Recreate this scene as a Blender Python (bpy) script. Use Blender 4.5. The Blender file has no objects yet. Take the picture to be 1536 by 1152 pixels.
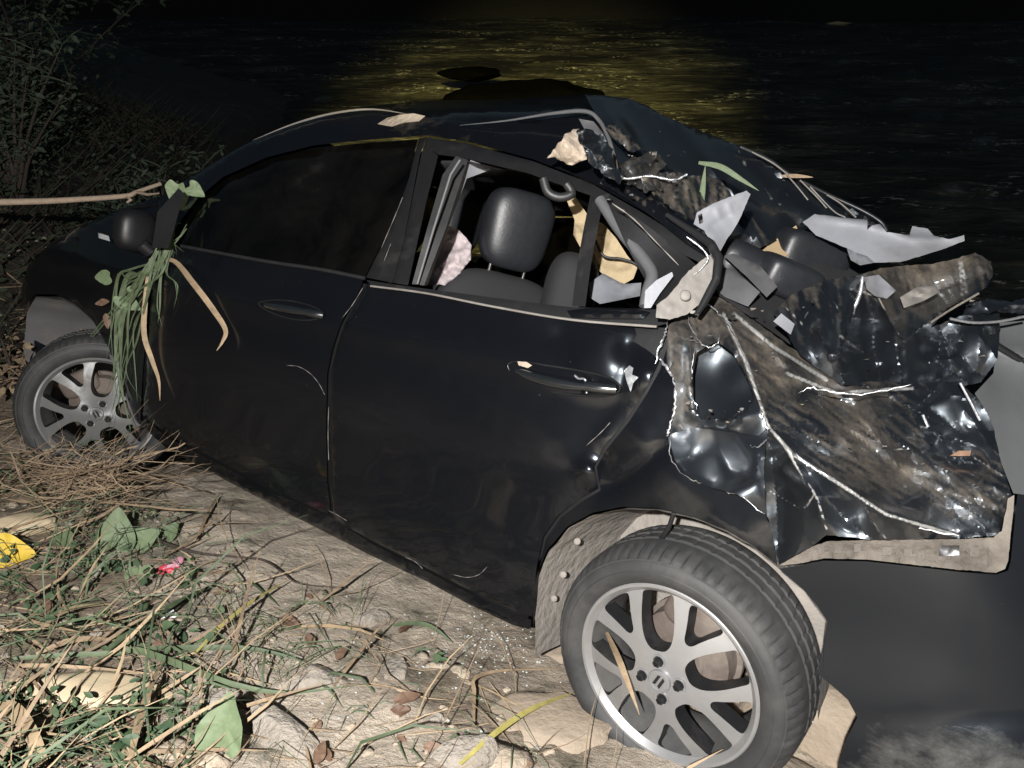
import bpy, bmesh, math, random
import numpy as np
from mathutils import Matrix, Vector, noise
from mathutils.geometry import delaunay_2d_cdt

random.seed(7)
RNG = np.random.default_rng(7)
scene = bpy.context.scene
COL = scene.collection
R = math.radians

# ------------------------------------------------------------------ camera
PITCH = R(29.0)
CAM_H = 2.0
F_PX = 1188.55
cam_data = bpy.data.cameras.new('camera')
cam_data.sensor_width = 36.0
cam_data.lens = 36.0 * F_PX / 1536.0
cam_data.clip_start = 0.02
cam_data.clip_end = 500.0
cam = bpy.data.objects.new('camera', cam_data)
COL.objects.link(cam)
cam.location = (0, 0, CAM_H)
cam.rotation_euler = (R(90) - PITCH, 0, 0)
scene.camera = cam

# ------------------------------------------------------------------ world: night sky
world = bpy.data.worlds.new('World')
scene.world = world
world.use_nodes = True
wn = world.node_tree
bg = wn.nodes['Background']
sky = wn.nodes.new('ShaderNodeTexSky')
sky.sky_type = 'NISHITA'
sky.sun_disc = False
sky.sun_elevation = R(8)
sky.sun_rotation = R(200)
wn.links.new(sky.outputs['Color'], bg.inputs['Color'])
bg.inputs['Strength'].default_value = 0.016

sun_d = bpy.data.lights.new('moonlight', 'SUN')
sun_d.energy = 0.006
sun_d.angle = R(0.5)
sun_d.color = (0.85, 0.9, 1.0)
sun = bpy.data.objects.new('moonlight', sun_d)
COL.objects.link(sun)
sun.rotation_euler = (R(50), 0, R(-20))

# the hand-held flash that lit the wreck
fl_d = bpy.data.lights.new('phone_flash', 'POINT')
fl_d.energy = 760.0
fl_d.shadow_soft_size = 0.018
fl_d.color = (1.0, 0.985, 0.96)
flash = bpy.data.objects.new('phone_flash', fl_d)
COL.objects.link(flash)
flash.location = (-0.22, -0.40, CAM_H + 0.42)

# warm lamp from the road behind, falling on the river
yl_d = bpy.data.lights.new('road_lamp', 'SPOT')
yl_d.energy = 52000.0
yl_d.color = (1.0, 0.88, 0.32)
yl_d.spot_size = R(27)
yl_d.spot_blend = 1.0
yl_d.shadow_soft_size = 0.05
yl = bpy.data.objects.new('road_lamp', yl_d)
COL.objects.link(yl)
yl.location = (-0.6, -2.0, 4.4)
yl.rotation_euler = (Vector((0.25, 11.4, 0.0)) - Vector(yl.location)).to_track_quat('-Z', 'Y').to_euler()

scene.view_settings.view_transform = 'Standard'
scene.view_settings.look = 'None'
scene.view_settings.exposure = 0.0
scene.view_settings.gamma = 1.0
scene.view_settings.use_curve_mapping = False

# ------------------------------------------------------------------ frames
# car frame: X forward, Y to the car's left (the side in view), Z up.
M = np.array([[-0.813381, -0.561066, 0.153676],
              [-0.196930, 0.016993, -0.980271],
              [0.547385, -0.827597, -0.124312]])
u_, s_, v_ = np.linalg.svd(M)
M = u_ @ v_
CC = np.array([-0.62658, 2.50220, 1.02199])          # camera seen from the car frame
sp, cp = math.sin(PITCH), math.cos(PITCH)
W = np.array([[1, 0, 0], [0, -sp, cp], [0, -cp, -sp]])  # camera (right,down,fwd) -> world
CAMW = np.array([0, 0, CAM_H])
CW = W @ M                                             # car -> world rotation
CT = CAMW - CW @ CC


def c2w(p):
    return CW @ np.asarray(p, float) + CT


def w2c(p):
    return CW.T @ (np.asarray(p, float) - CT)


def rayc(px, py):                                      # ray in the car frame, unit depth
    return M.T @ np.array([(px - 768) / F_PX, (py - 576) / F_PX, 1.0])


def rayw(px, py):
    return W @ np.array([(px - 768) / F_PX, (py - 576) / F_PX, 1.0])


def atd(px, py, t):                                    # car-frame point at depth t
    return CC + rayc(px, py) * t


def atY(px, py, Y):
    d = rayc(px, py)
    return CC + d * ((Y - CC[1]) / d[1])


def tY(px, py, Y):
    d = rayc(px, py)
    return (Y - CC[1]) / d[1]


def S(X, Z):                                           # body side surface
    if Z < 0.94:
        y = 0.835 - 0.055 * ((0.66 - Z) / 0.46) ** 2
        # shoulder line and lower scoop
        y += 0.012 * math.exp(-((Z - 0.84) / 0.05) ** 2) - 0.010 * math.exp(-((Z - 0.45) / 0.12) ** 2)
    else:
        y = 0.818 - 0.40 * (Z - 0.94) - 0.18 * max(0, Z - 1.2)
    if X > 1.7:
        y -= 0.03 * (X - 1.7) ** 2
    if X < 0.0:
        y -= 0.11 * X * X
    return y


def tS(px, py):
    d = rayc(px, py)
    y = 0.8
    for _ in range(8):
        t = (y - CC[1]) / d[1]
        p = CC + d * t
        y = S(p[0], min(max(p[2], 0.0), 1.5))
    return (y - CC[1]) / d[1]


def onS(px, py, off=0.0):
    return atd(px, py, tS(px, py) - off)


# ------------------------------------------------------------------ object helpers
def link(o, parent=None):
    COL.objects.link(o)
    if parent is not None:
        o.parent = parent
    return o


def tag(o, label=None, cat=None, group=None, kind=None):
    if label: o['label'] = label
    if cat: o['category'] = cat
    if group: o['group'] = group
    if kind: o['kind'] = kind
    return o


def mesh_obj(name, verts, faces, mats, parent=None, smooth=True, angle=40, attrs=None, fmat=None):
    me = bpy.data.meshes.new(name)
    me.from_pydata([tuple(map(float, v)) for v in verts], [], [tuple(int(i) for i in f) for f in faces])
    if not isinstance(mats, (list, tuple)):
        mats = [mats]
    for m in mats:
        me.materials.append(m)
    if fmat is not None:
        me.polygons.foreach_set('material_index', np.asarray(fmat, dtype=np.int32))
    if smooth:
        me.polygons.foreach_set('use_smooth', [True] * len(me.polygons))
    if attrs:
        for k, vals in attrs.items():
            a = me.attributes.new(k, 'FLOAT', 'POINT')
            a.data.foreach_set('value', np.asarray(vals, dtype=np.float32))
    me.update()
    if smooth and angle is not None and angle < 180:
        me.set_sharp_from_angle(angle=R(angle))
    o = bpy.data.objects.new(name, me)
    return link(o, parent)


def empty(name, loc, parent=None, rot=None):
    o = bpy.data.objects.new(name, None)
    o.empty_display_size = 0.1
    o.location = loc
    if rot is not None:
        o.rotation_euler = rot
    return link(o, parent)


def inside(poly, pts):
    poly = np.asarray(poly, float); pts = np.asarray(pts, float)
    x, y = pts[:, 0], pts[:, 1]
    r = np.zeros(len(pts), bool)
    j = len(poly) - 1
    for i in range(len(poly)):
        xi, yi = poly[i]; xj, yj = poly[j]
        if yi != yj:
            c = ((yi > y) != (yj > y)) & (x < (xj - xi) * (y - yi) / (yj - yi) + xi)
            r ^= c
        j = i
    return r


def segdist(pts, pl):
    pts = np.asarray(pts, float); best = np.full(len(pts), 1e9)
    arc = np.zeros(len(pts)); acc = 0.0
    pl = np.asarray(pl, float)
    tot = np.linalg.norm(np.diff(pl, axis=0), axis=1).sum()
    for a, b in zip(pl[:-1], pl[1:]):
        ab = b - a; L2 = max(ab @ ab, 1e-12)
        t = np.clip(((pts - a) @ ab) / L2, 0, 1)
        d = np.linalg.norm(pts - (a + t[:, None] * ab), axis=1)
        m = d < best
        best[m] = d[m]; arc[m] = (acc + t[m] * math.sqrt(L2)) / max(tot, 1e-9)
        acc += math.sqrt(L2)
    return best, arc


def densify(poly, step, closed=True):
    out = []
    n = len(poly)
    for i in range(n if closed else n - 1):
        a = np.array(poly[i], float); b = np.array(poly[(i + 1) % n], float)
        k = max(1, int(math.ceil(np.linalg.norm(b - a) / step)))
        for q in range(k):
            out.append(a + (b - a) * q / k)
    if not closed:
        out.append(np.array(poly[-1], float))
    return out


def smooth_line(pl, n=6, closed=False):
    pl = [np.array(p, float) for p in pl]
    out = []
    N = len(pl)
    rng = range(N if closed else N - 1)
    for i in rng:
        p1 = pl[i]; p2 = pl[(i + 1) % N]
        p0 = pl[i - 1] if (i > 0 or closed) else 2 * p1 - p2
        p3 = pl[(i + 2) % N] if (closed or i + 2 < N) else 2 * p2 - p1
        for q in range(n):
            t = q / n
            out.append(0.5 * ((2 * p1) + (-p0 + p2) * t + (2 * p0 - 5 * p1 + 4 * p2 - p3) * t * t + (-p0 + 3 * p1 - 3 * p2 + p3) * t ** 3))
    if not closed:
        out.append(pl[-1])
    return out


def tri_poly(outline, step, holes=()):
    out = densify(outline, step * 1.3)
    loops = [out] + [densify(h, step * 1.3) for h in holes]
    allb = np.vstack(loops)
    lo = allb.min(0); hi = allb.max(0)
    pts = []
    row = 0
    y = lo[1]
    while y < hi[1]:
        x = lo[0] + (step / 2 if row % 2 else 0)
        while x < hi[0]:
            pts.append((x + random.uniform(-.12, .12) * step, y + random.uniform(-.12, .12) * step))
            x += step
        y += step * 0.87
        row += 1
    if pts:
        pts = np.array(pts)
        keep = inside(outline, pts)
        for h in holes:
            keep &= ~inside(h, pts)
        pts = pts[keep]
    if len(pts):
        for lp in loops:
            d, _ = segdist(pts, np.vstack([lp, lp[:1]]))
            pts = pts[d > step * 0.45]
    verts = [tuple(p) for p in allb] + [tuple(p) for p in pts]
    edges = []
    base = 0
    for lp in loops:
        n = len(lp)
        edges += [(base + i, base + (i + 1) % n) for i in range(n)]
        base += n
    r = delaunay_2d_cdt([Vector(v) for v in verts], edges, [], 0, 1e-5)
    V = np.array([tuple(v) for v in r[0]])
    Fs = np.array([f for f in r[2] if len(f) == 3])
    cen = V[Fs].mean(1)
    ok = inside(outline, cen)
    for h in holes:
        ok &= ~inside(h, cen)
    return V, Fs[ok]


def boundary_edges(F):
    seen = {}
    for f in F:
        for a, b in ((f[0], f[1]), (f[1], f[2]), (f[2], f[0])):
            seen[(a, b)] = 1
    return [(a, b) for (a, b) in seen if (b, a) not in seen]


def rbf(ctrl):
    P = np.array([c[:2] for c in ctrl], float) / 100.0
    v = np.array([c[2] for c in ctrl], float)
    def k(r):
        return np.where(r > 1e-9, r * r * np.log(np.maximum(r, 1e-9)), 0)
    n = len(P)
    A = k(np.linalg.norm(P[:, None] - P[None], axis=2)) + np.eye(n) * 1e-3
    Q = np.c_[np.ones(n), P]
    big = np.block([[A, Q], [Q.T, np.zeros((3, 3))]])
    sol = np.linalg.solve(big, np.r_[v, 0, 0, 0])
    def f(q):
        q = np.asarray(q, float) / 100.0
        return k(np.linalg.norm(q[:, None] - P[None], axis=2)) @ sol[:n] + np.c_[np.ones(len(q)), q] @ sol[n:]
    return f


def fbm(p, octs=4, ridged=False):
    v = 0; a = 0.5; q = Vector(p)
    for _ in range(octs):
        n = noise.noise(q)
        v += a * ((1 - abs(n) * 2) if ridged else n)
        q = q * 2.03 + Vector((3.1, 1.7, 9.2)); a *= 0.5
    return v


def facet_field(V, cnt, amp, seed, ang, aniso):
    # sheet metal crushed into flat facets: random heights on scattered points, linear between them
    r = random.Random(seed)
    ca, sa_ = math.cos(ang), math.sin(ang)
    Q = np.c_[(V[:, 0] * ca + V[:, 1] * sa_) / aniso, (-V[:, 0] * sa_ + V[:, 1] * ca)]
    lo, hi = Q.min(0) - 12, Q.max(0) + 12
    pts = [(lo[0], lo[1]), (hi[0], lo[1]), (hi[0], hi[1]), (lo[0], hi[1])]
    for _ in range(cnt):
        best = None; bd = -1
        for _k in range(6):
            c = (r.uniform(lo[0], hi[0]), r.uniform(lo[1], hi[1]))
            d = min((c[0] - p[0]) ** 2 + (c[1] - p[1]) ** 2 for p in pts)
            if d > bd: bd = d; best = c
        pts.append(best)
    h = np.array([r.uniform(-1, 1) * amp for _ in pts])
    res = delaunay_2d_cdt([Vector(p) for p in pts], [], [], 0, 1e-6)
    PV = np.array([tuple(v) for v in res[0]])
    hh = np.array([h[ids[0]] for ids in res[3]])
    out = np.zeros(len(V)); edges = []
    for f in res[2]:
        a, b, c = PV[f[0]], PV[f[1]], PV[f[2]]
        m = np.array([[b[0] - a[0], c[0] - a[0]], [b[1] - a[1], c[1] - a[1]]])
        if abs(np.linalg.det(m)) < 1e-9: continue
        uv = (Q - a) @ np.linalg.inv(m).T
        k = (uv[:, 0] >= -1e-6) & (uv[:, 1] >= -1e-6) & (uv.sum(1) <= 1 + 1e-6)
        out[k] = hh[f[0]] + uv[k, 0] * (hh[f[1]] - hh[f[0]]) + uv[k, 1] * (hh[f[2]] - hh[f[0]])
        for i, j in ((0, 1), (1, 2), (2, 0)):
            if f[i] < f[j]:
                e = []
                for q in (PV[f[i]], PV[f[j]]):
                    X_, Y_ = q[0] * aniso, q[1]
                    e.append((X_ * ca - Y_ * sa_, X_ * sa_ + Y_ * ca))
                edges.append(e)
    return out, edges


def panel(name, outline, mat, parent=None, depth=None, off=0.0, step=14, thick=0.008, ctrl=None, ridges=(), nz=(), dirt=0.0,
          dctrl=None, dridges=(), angle=50, smooth_out=False, frame='car', holes=(), dents=(), facets=(), streak=None, jag=0.0, chips=()):
    """A sheet of metal, plastic or cloth: its outline is traced on the body surface (or on its own depth), then bent by
    control offsets, folds (ridges) and noise, and given real thickness."""
    if smooth_out:
        outline = [tuple(p) for p in smooth_line(outline, 4, True)]
    if jag:
        dn = densify(outline, 5.0)
        outline = [(p[0] + jag * (fbm((p[0] * .09, p[1] * .09, 1.5), 2) * 2 + fbm((p[0] * .3, p[1] * .3, 4.5), 2) * 1.4), p[1] + jag * (fbm((p[0] * .09, p[1] * .09, 7.5), 2) * 2 + fbm((p[0] * .3, p[1] * .3, 9.5), 2) * 1.4)) for p in dn]
    V, F = tri_poly(outline, step, holes)
    t = np.array([(tS(x, y) if depth is None else (depth(x, y) if callable(depth) else depth)) for x, y in V])
    o = np.full(len(V), float(off))
    if ctrl:
        o += rbf(ctrl)(V)
    for (pl, h, w) in ridges:
        d, arc = segdist(V, pl)
        fade = np.minimum(1, np.minimum(arc, 1 - arc) * 4 + 0.35)
        o += h * np.exp(-(np.sqrt(d * d + 9.0) - 3.0) / w) * fade
    for (x, y, h, w) in dents:
        o += h * np.exp(-((V[:, 0] - x) ** 2 + (V[:, 1] - y) ** 2) / (w * w))
    chipv = np.zeros(len(V))
    for (cnt, amp, seed, ang, aniso, chipn) in facets:
        o2, edges = facet_field(V, cnt, amp, seed, ang, aniso)
        o += o2
        rr_ = random.Random(seed)
        for e in rr_.sample(edges, min(chipn, len(edges))):
            d, arc = segdist(V, e)
            chipv = np.maximum(chipv, np.exp(-d / rr_.uniform(2.2, 4.0)) * rr_.uniform(.3, .8) * (arc > .04) * (arc < .96))
    for (pl, w) in chips:
        d, arc = segdist(V, pl)
        chipv = np.maximum(chipv, np.exp(-d / w))
    P = np.array([CC + rayc(x, y) * (tt - oo) for (x, y), tt, oo in zip(V, t, o)])
    for (amp, sc, rd) in nz:
        for i in range(len(P)):
            dd = rayc(*V[i]); dd = dd / np.linalg.norm(dd)
            P[i] -= dd * amp * fbm(P[i] * sc, 3, rd)
    dv = np.full(len(V), float(dirt))
    if dctrl:
        dv = rbf(dctrl)(V)
    for (pl, h, w) in dridges:
        d, _ = segdist(V, pl)
        dv += h * np.exp(-d / w)
    if streak:
        ang, la, lc, amp = streak
        ca, sa_ = math.cos(ang), math.sin(ang)
        dv += amp * np.array([fbm(((x * ca + y * sa_) / la, (-x * sa_ + y * ca) / lc, 3.0), 4) for x, y in V])
    n = len(V)
    D = np.array([rayc(x, y) / np.linalg.norm(rayc(x, y)) for x, y in V])
    back = P + D * thick
    # orient front faces towards the viewer side
    a = P[F[0][1]] - P[F[0][0]]; b = P[F[0][2]] - P[F[0][0]]
    if np.cross(a, b) @ D[F[0][0]] > 0:
        F = F[:, ::-1]
    faces = [tuple(f) for f in F] + [tuple(x + n for x in f[::-1]) for f in F]
    for (x, y) in boundary_edges(F):
        faces.append((y, x, x + n, y + n))
    return mesh_obj(name, np.vstack([P, back]), faces, mat, parent, True, angle, {'dirt': np.r_[dv, dv], 'chip': np.r_[chipv, chipv]})


def plate(name, pts, mat, parent=None, thick=0.004, step=16, nz=(), angle=40, ctrl=None, **k):
    """pts: (px, py, depth) corners; the sheet is interpolated between them."""
    f = rbf([(x, y, t) for x, y, t in pts])
    return panel(name, [(x, y) for x, y, t in pts], mat, parent, depth=lambda x, y: float(f([(x, y)])[0]), step=step, thick=thick,
                 nz=nz, angle=angle, ctrl=ctrl, **k)


def tube(name, pts, rad, mat, parent=None, seg=8, caps=True, flat=1.0, angle=60):
    pts = [np.array(p, float) for p in pts]
    n = len(pts)
    if not hasattr(rad, '__len__'):
        rad = [rad] * n
    V = []; Fc = []
    up = np.array([0.13, 0.21, 0.97])
    prev = None
    for i in range(n):
        tg = pts[min(i + 1, n - 1)] - pts[max(i - 1, 0)]
        tg = tg / (np.linalg.norm(tg) + 1e-12)
        a = prev if prev is not None else up
        a = a - tg * (a @ tg)
        if np.linalg.norm(a) < 1e-4:
            a = np.array([1.0, 0, 0]) - tg * tg[0]
        a /= np.linalg.norm(a); prev = a
        b = np.cross(tg, a)
        for q in range(seg):
            th = 2 * math.pi * q / seg
            V.append(pts[i] + rad[i] * (a * math.cos(th) + b * math.sin(th) * flat))
    for i in range(n - 1):
        for q in range(seg):
            a = i * seg + q; b = i * seg + (q + 1) % seg
            Fc.append((a, b, b + seg, a + seg))
    if caps:
        Fc.append(tuple(range(seg))[::-1]); Fc.append(tuple((n - 1) * seg + q for q in range(seg)))
    return mesh_obj(name, V, Fc, mat, parent, True, angle)


def blade_mesh(pts, width, facing, fold=0.25):
    """a grass blade or leaf strip with a mid-rib: pts 3D, facing = direction the flat side looks to"""
    pts = [np.array(p, float) for p in pts]
    n = len(pts); V = []; Fc = []
    for i in range(n):
        tg = pts[min(i + 1, n - 1)] - pts[max(i - 1, 0)]
        tg /= np.linalg.norm(tg) + 1e-12
        s = np.cross(tg, facing); s /= np.linalg.norm(s) + 1e-12
        up = np.cross(s, tg)
        u = i / (n - 1)
        w = width * 0.5 * (min(1, 0.55 + 1.6 * u) if u < 0.3 else 1.0) * (1 - max(0, (u - 0.45) / 0.55) ** 1.6 * 0.93)
        V += [pts[i] - s * w, pts[i] - up * w * fold, pts[i] + s * w]
    for i in range(n - 1):
        a = 3 * i
        Fc += [(a, a + 1, a + 4, a + 3), (a + 1, a + 2, a + 5, a + 4)]
    return V, Fc


def lathe(name, prof, mat, parent, seg=96, fn=None, angle=35, fmat=None, mats=None):
    """prof: (radius, axial) list, axis = local Y outwards"""
    V = []; Fc = []; fm = []
    n = len(prof)
    for q in range(seg):
        th = 2 * math.pi * q / seg
        for i, (r, a) in enumerate(prof):
            rr = r if fn is None else fn(i, q, r)
            V.append((rr * math.cos(th), a, rr * math.sin(th)))
    for q in range(seg):
        for i in range(n - 1):
            a = q * n + i; b = ((q + 1) % seg) * n + i
            Fc.append((a, a + 1, b + 1, b)); fm.append(0 if fmat is None else fmat[i])
    return mesh_obj(name, V, Fc, mats or mat, parent, True, angle, None, fm)


def superbox(name, dims, mat, parent, mtx, e=3.0, seg=28, nzamp=0.0, nzs=6.0, shape=None):
    """soft rounded block (cushions, headrests): superellipsoid of half-sizes dims in frame mtx (3x4: columns axes + origin)"""
    V = []; Fc = []
    def pw(c, k):
        return math.copysign(abs(c) ** (2.0 / k), c)
    A, O = mtx
    nu, nv = seg * 2, seg
    for j in range(nv + 1):
        ph = -math.pi / 2 + math.pi * j / nv
        for i in range(nu):
            th = 2 * math.pi * i / nu
            p = np.array([pw(math.cos(ph), e) * pw(math.cos(th), e) * dims[0], pw(math.cos(ph), e) * pw(math.sin(th), e) * dims[1], pw(math.sin(ph), e) * dims[2]])
            if shape is not None:
                p = shape(p)
            if nzamp:
                p = p * (1 + nzamp * fbm(p * nzs, 2))
            V.append(O + A @ p)
    for j in range(nv):
        for i in range(nu):
            a = j * nu + i; b = j * nu + (i + 1) % nu
            Fc.append((a, b, b + nu, a + nu))
    return mesh_obj(name, V, Fc, mat, parent, True, 70)

# ------------------------------------------------------------------ materials
def nmat(name):
    m = bpy.data.materials.new(name)
    m.use_nodes = True
    nt = m.node_tree
    return m, nt, nt.nodes['Principled BSDF']


def N(nt, typ, **k):
    n = nt.nodes.new(typ)
    for a, b in k.items():
        if a in n.inputs:
            n.inputs[a].default_value = b
        else:
            setattr(n, a, b)
    return n


def ramp(nt, src, stops):
    r = nt.nodes.new('ShaderNodeValToRGB')
    el = r.color_ramp.elements
    while len(el) < len(stops):
        el.new(0.5)
    for e, (p, c) in zip(el, stops):
        e.position = p
        e.color = (c, c, c, 1) if not hasattr(c, '__len__') else (*c, 1)
    nt.links.new(src, r.inputs['Fac'])
    return r.outputs['Color']


def math_n(nt, op, a, b=None, clamp=False):
    m = nt.nodes.new('ShaderNodeMath'); m.operation = op; m.use_clamp = clamp
    for i, v in enumerate((a, b)):
        if v is None: continue
        if isinstance(v, (int, float)): m.inputs[i].default_value = v
        else: nt.links.new(v, m.inputs[i])
    return m.outputs[0]


def mixc(nt, fac, a, b):
    m = nt.nodes.new('ShaderNodeMix'); m.data_type = 'RGBA'
    for sock, v in ((m.inputs['Factor'], fac), (m.inputs['A'], a), (m.inputs['B'], b)):
        if hasattr(v, 'is_output'): nt.links.new(v, sock)
        elif isinstance(v, (int, float)): sock.default_value = v
        else: sock.default_value = (*v, 1)
    return m.outputs['Result']


def mixf(nt, fac, a, b):
    m = nt.nodes.new('ShaderNodeMix'); m.data_type = 'FLOAT'
    for sock, v in ((m.inputs[0], fac), (m.inputs[2], a), (m.inputs[3], b)):
        if hasattr(v, 'is_output'): nt.links.new(v, sock)
        else: sock.default_value = v
    return m.outputs[0]


def coords(nt, scale=(1, 1, 1), rot=(0, 0, 0), out='Object'):
    tc = nt.nodes.new('ShaderNodeTexCoord')
    mp = nt.nodes.new('ShaderNodeMapping')
    mp.inputs['Scale'].default_value = scale
    mp.inputs['Rotation'].default_value = rot
    nt.links.new(tc.outputs[out], mp.inputs['Vector'])
    return mp.outputs['Vector']


def tex_noise(nt, vec, scale, detail=5, rough=0.55, dist=0.0):
    n = N(nt, 'ShaderNodeTexNoise')
    n.inputs['Scale'].default_value = scale; n.inputs['Detail'].default_value = detail
    n.inputs['Roughness'].default_value = rough; n.inputs['Distortion'].default_value = dist
    nt.links.new(vec, n.inputs['Vector'])
    return n.outputs['Fac']


def bump(nt, bsdf, h, strength=0.3, dist=0.01):
    b = N(nt, 'ShaderNodeBump')
    b.inputs['Strength'].default_value = strength; b.inputs['Distance'].default_value = dist
    nt.links.new(h, b.inputs['Height'])
    nt.links.new(b.outputs['Normal'], bsdf.inputs['Normal'])


def make_paint(name, base, rough, coat, crough=0.07, spec=0.6, cior=1.5, mud=(0.105, 0.086, 0.066), base_dirt=0.0, metal=0.0, streak=False):
    m, nt, p = nmat(name)
    v = coords(nt)
    at = N(nt, 'ShaderNodeAttribute'); at.attribute_name = 'dirt'
    n1 = tex_noise(nt, v, 7.0, 10, 0.68, 0.4)
    n2 = tex_noise(nt, coords(nt, (4, 4, 18), (0.5, 0.9, 0.2)), 5.0, 8, 0.7, 1.1)    # dragged scrape marks
    nn = math_n(nt, 'ADD', math_n(nt, 'MULTIPLY', n1, 0.76), math_n(nt, 'MULTIPLY', n2, 0.24))
    d = math_n(nt, 'ADD', nn, math_n(nt, 'SUBTRACT', math_n(nt, 'ADD', at.outputs['Fac'], base_dirt), 0.5))
    fac = ramp(nt, d, [(0.45, 0), (0.62, 0.40), (1.0, 1.0)])
    # thin film of road dust, patchy
    film = ramp(nt, tex_noise(nt, v, 2.3, 4, 0.6), [(0.35, 0.0), (0.75, 0.012)])
    # dust specks, uneven in size and number
    vo = N(nt, 'ShaderNodeTexVoronoi'); vo.inputs['Scale'].default_value = 75
    vo.inputs['Randomness'].default_value = 1.0
    nt.links.new(v, vo.inputs['Vector'])
    sz = ramp(nt, tex_noise(nt, v, 14, 3), [(0.42, 0.0), (0.74, 0.15)])
    sel = N(nt, 'ShaderNodeSeparateColor'); nt.links.new(vo.outputs['Color'], sel.inputs[0])
    thr = math_n(nt, 'MULTIPLY', sz, math_n(nt, 'MULTIPLY', sel.outputs[0], sel.outputs[0]))
    speck = math_n(nt, 'LESS_THAN', vo.outputs['Distance'], thr)
    fac2 = math_n(nt, 'MAXIMUM', math_n(nt, 'MAXIMUM', fac, film), math_n(nt, 'MULTIPLY', speck, 0.3))
    ac = N(nt, 'ShaderNodeAttribute'); ac.attribute_name = 'chip'
    chip = ramp(nt, math_n(nt, 'MULTIPLY', ac.outputs['Fac'], math_n(nt, 'ADD', tex_noise(nt, v, 22, 6, 0.7), 0.25)), [(0.30, 0), (0.50, 1)])
    mt_ = math_n(nt, 'ADD', math_n(nt, 'MULTIPLY', tex_noise(nt, v, 34, 8, 0.75), 0.5), math_n(nt, 'MULTIPLY', tex_noise(nt, v, 9, 8, 0.7, 1.2), 0.5))
    mudv = mixc(nt, ramp(nt, mt_, [(0.36, 0), (0.68, 1)]), tuple(c * 0.12 for c in mud), tuple(c * 1.75 for c in mud))
    nt.links.new(mixc(nt, chip, mixc(nt, math_n(nt, 'MULTIPLY', math_n(nt, 'MULTIPLY', speck, sel.outputs[1]), 0.7), mixc(nt, fac2, base, mudv), (0.26, 0.235, 0.20)), (0.30, 0.295, 0.285)), p.inputs['Base Color'])
    nt.links.new(mixf(nt, chip, mixf(nt, fac2, rough, 0.85), 0.5), p.inputs['Roughness'])
    nt.links.new(mixf(nt, math_n(nt, 'MAXIMUM', fac, chip), coat, 0.0), p.inputs['Coat Weight'])
    p.inputs['Coat Roughness'].default_value = crough
    nt.links.new(mixf(nt, fac, spec, 0.25), p.inputs['Specular IOR Level'])
    p.inputs['Specular Tint'].default_value = (0.80, 0.90, 1.0, 1)
    p.inputs['Metallic'].default_value = metal
    h = math_n(nt, 'ADD', math_n(nt, 'MULTIPLY', fac, tex_noise(nt, v, 60, 5)), math_n(nt, 'MULTIPLY', tex_noise(nt, v, 5, 2), 0.02))
    bump(nt, p, h, 0.35, 0.006)
    p.inputs['Coat IOR'].default_value = cior
    return m


def simple(name, col, rough=0.6, metal=0.0, var=0.25, scale=20, bstr=0.15, bdist=0.004, coat=0.0, dust=0.0, dustcol=(0.22, 0.19, 0.16), spec=0.5, sub=0.0):
    m, nt, p = nmat(name)
    v = coords(nt)
    n = tex_noise(nt, v, scale, 6, 0.62)
    c = mixc(nt, n, tuple(max(0, x * (1 - var)) for x in col), tuple(min(1, x * (1 + var)) for x in col))
    r = rough
    if dust > 0:
        f = ramp(nt, tex_noise(nt, v, scale * 0.4, 8, 0.66), [(0.62 - dust * 0.4, 0), (0.85 - dust * 0.2, min(1, 0.35 + dust))])
        c = mixc(nt, f, c, dustcol)
        nt.links.new(mixf(nt, f, rough, 0.9), p.inputs['Roughness'])
    else:
        nt.links.new(mixf(nt, n, rough * 0.85, min(1, rough * 1.15)), p.inputs['Roughness'])
    nt.links.new(c, p.inputs['Base Color'])
    p.inputs['Metallic'].default_value = metal
    p.inputs['Coat Weight'].default_value = coat
    p.inputs['Specular IOR Level'].default_value = spec
    if bstr:
        bump(nt, p, tex_noise(nt, v, scale * 3, 5), bstr, bdist)
    return m


MAT = {}
MAT['paint'] = make_paint('black_car_paint', (0.0035, 0.004, 0.0055), 0.24, 0.7, 0.05, 0.30, 1.36)
MAT['torn'] = make_paint('black_torn_sheet', (0.005, 0.006, 0.008), 0.40, 1.0, 0.16, 1.0, base_dirt=-0.11)
MAT['bare'] = simple('bare_torn_metal', (0.46, 0.47, 0.49), 0.36, 0.8, 0.35, 60, 0.5, 0.003, dust=0.15)
MAT['trimblack'] = simple('black_trim', (0.012, 0.012, 0.013), 0.4, 0, 0.3, 30, 0.1, dust=0.10, dustcol=(0.05, 0.045, 0.04))
MAT['seal'] = simple('rubber_seal', (0.016, 0.016, 0.017), 0.5, 0, 0.3, 30, 0.1)
MAT['innersheet'] = simple('inner_black_sheet', (0.006, 0.006, 0.007), 0.5, 0, 0.3, 20, 0.1)
MAT['leather'] = simple('black_leather', (0.015, 0.016, 0.019), 0.44, 0, 0.2, 45, 0.25, 0.002)
MAT['seatcloth'] = simple('dark_seat_cloth', (0.016, 0.016, 0.018), 0.85, 0, 0.3, 160, 0.5, 0.002)
MAT['carpet'] = simple('dark_cabin', (0.008, 0.008, 0.009), 0.85, 0, 0.3, 30, 0.2)
MAT['greytrim'] = simple('grey_plastic_trim', (0.20, 0.205, 0.225), 0.5, 0, 0.12, 18, 0.2, dust=0.3, dustcol=(0.10, 0.09, 0.082))
MAT['greydark'] = simple('dark_grey_plastic', (0.085, 0.086, 0.09), 0.55, 0, 0.2, 18, 0.1, dust=0.15)
MAT['greypanel'] = simple('grey_dusty_panel', (0.105, 0.108, 0.112), 0.6, 0, 0.25, 7, 0.1, dust=0.15, dustcol=(0.16, 0.15, 0.14))
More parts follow.
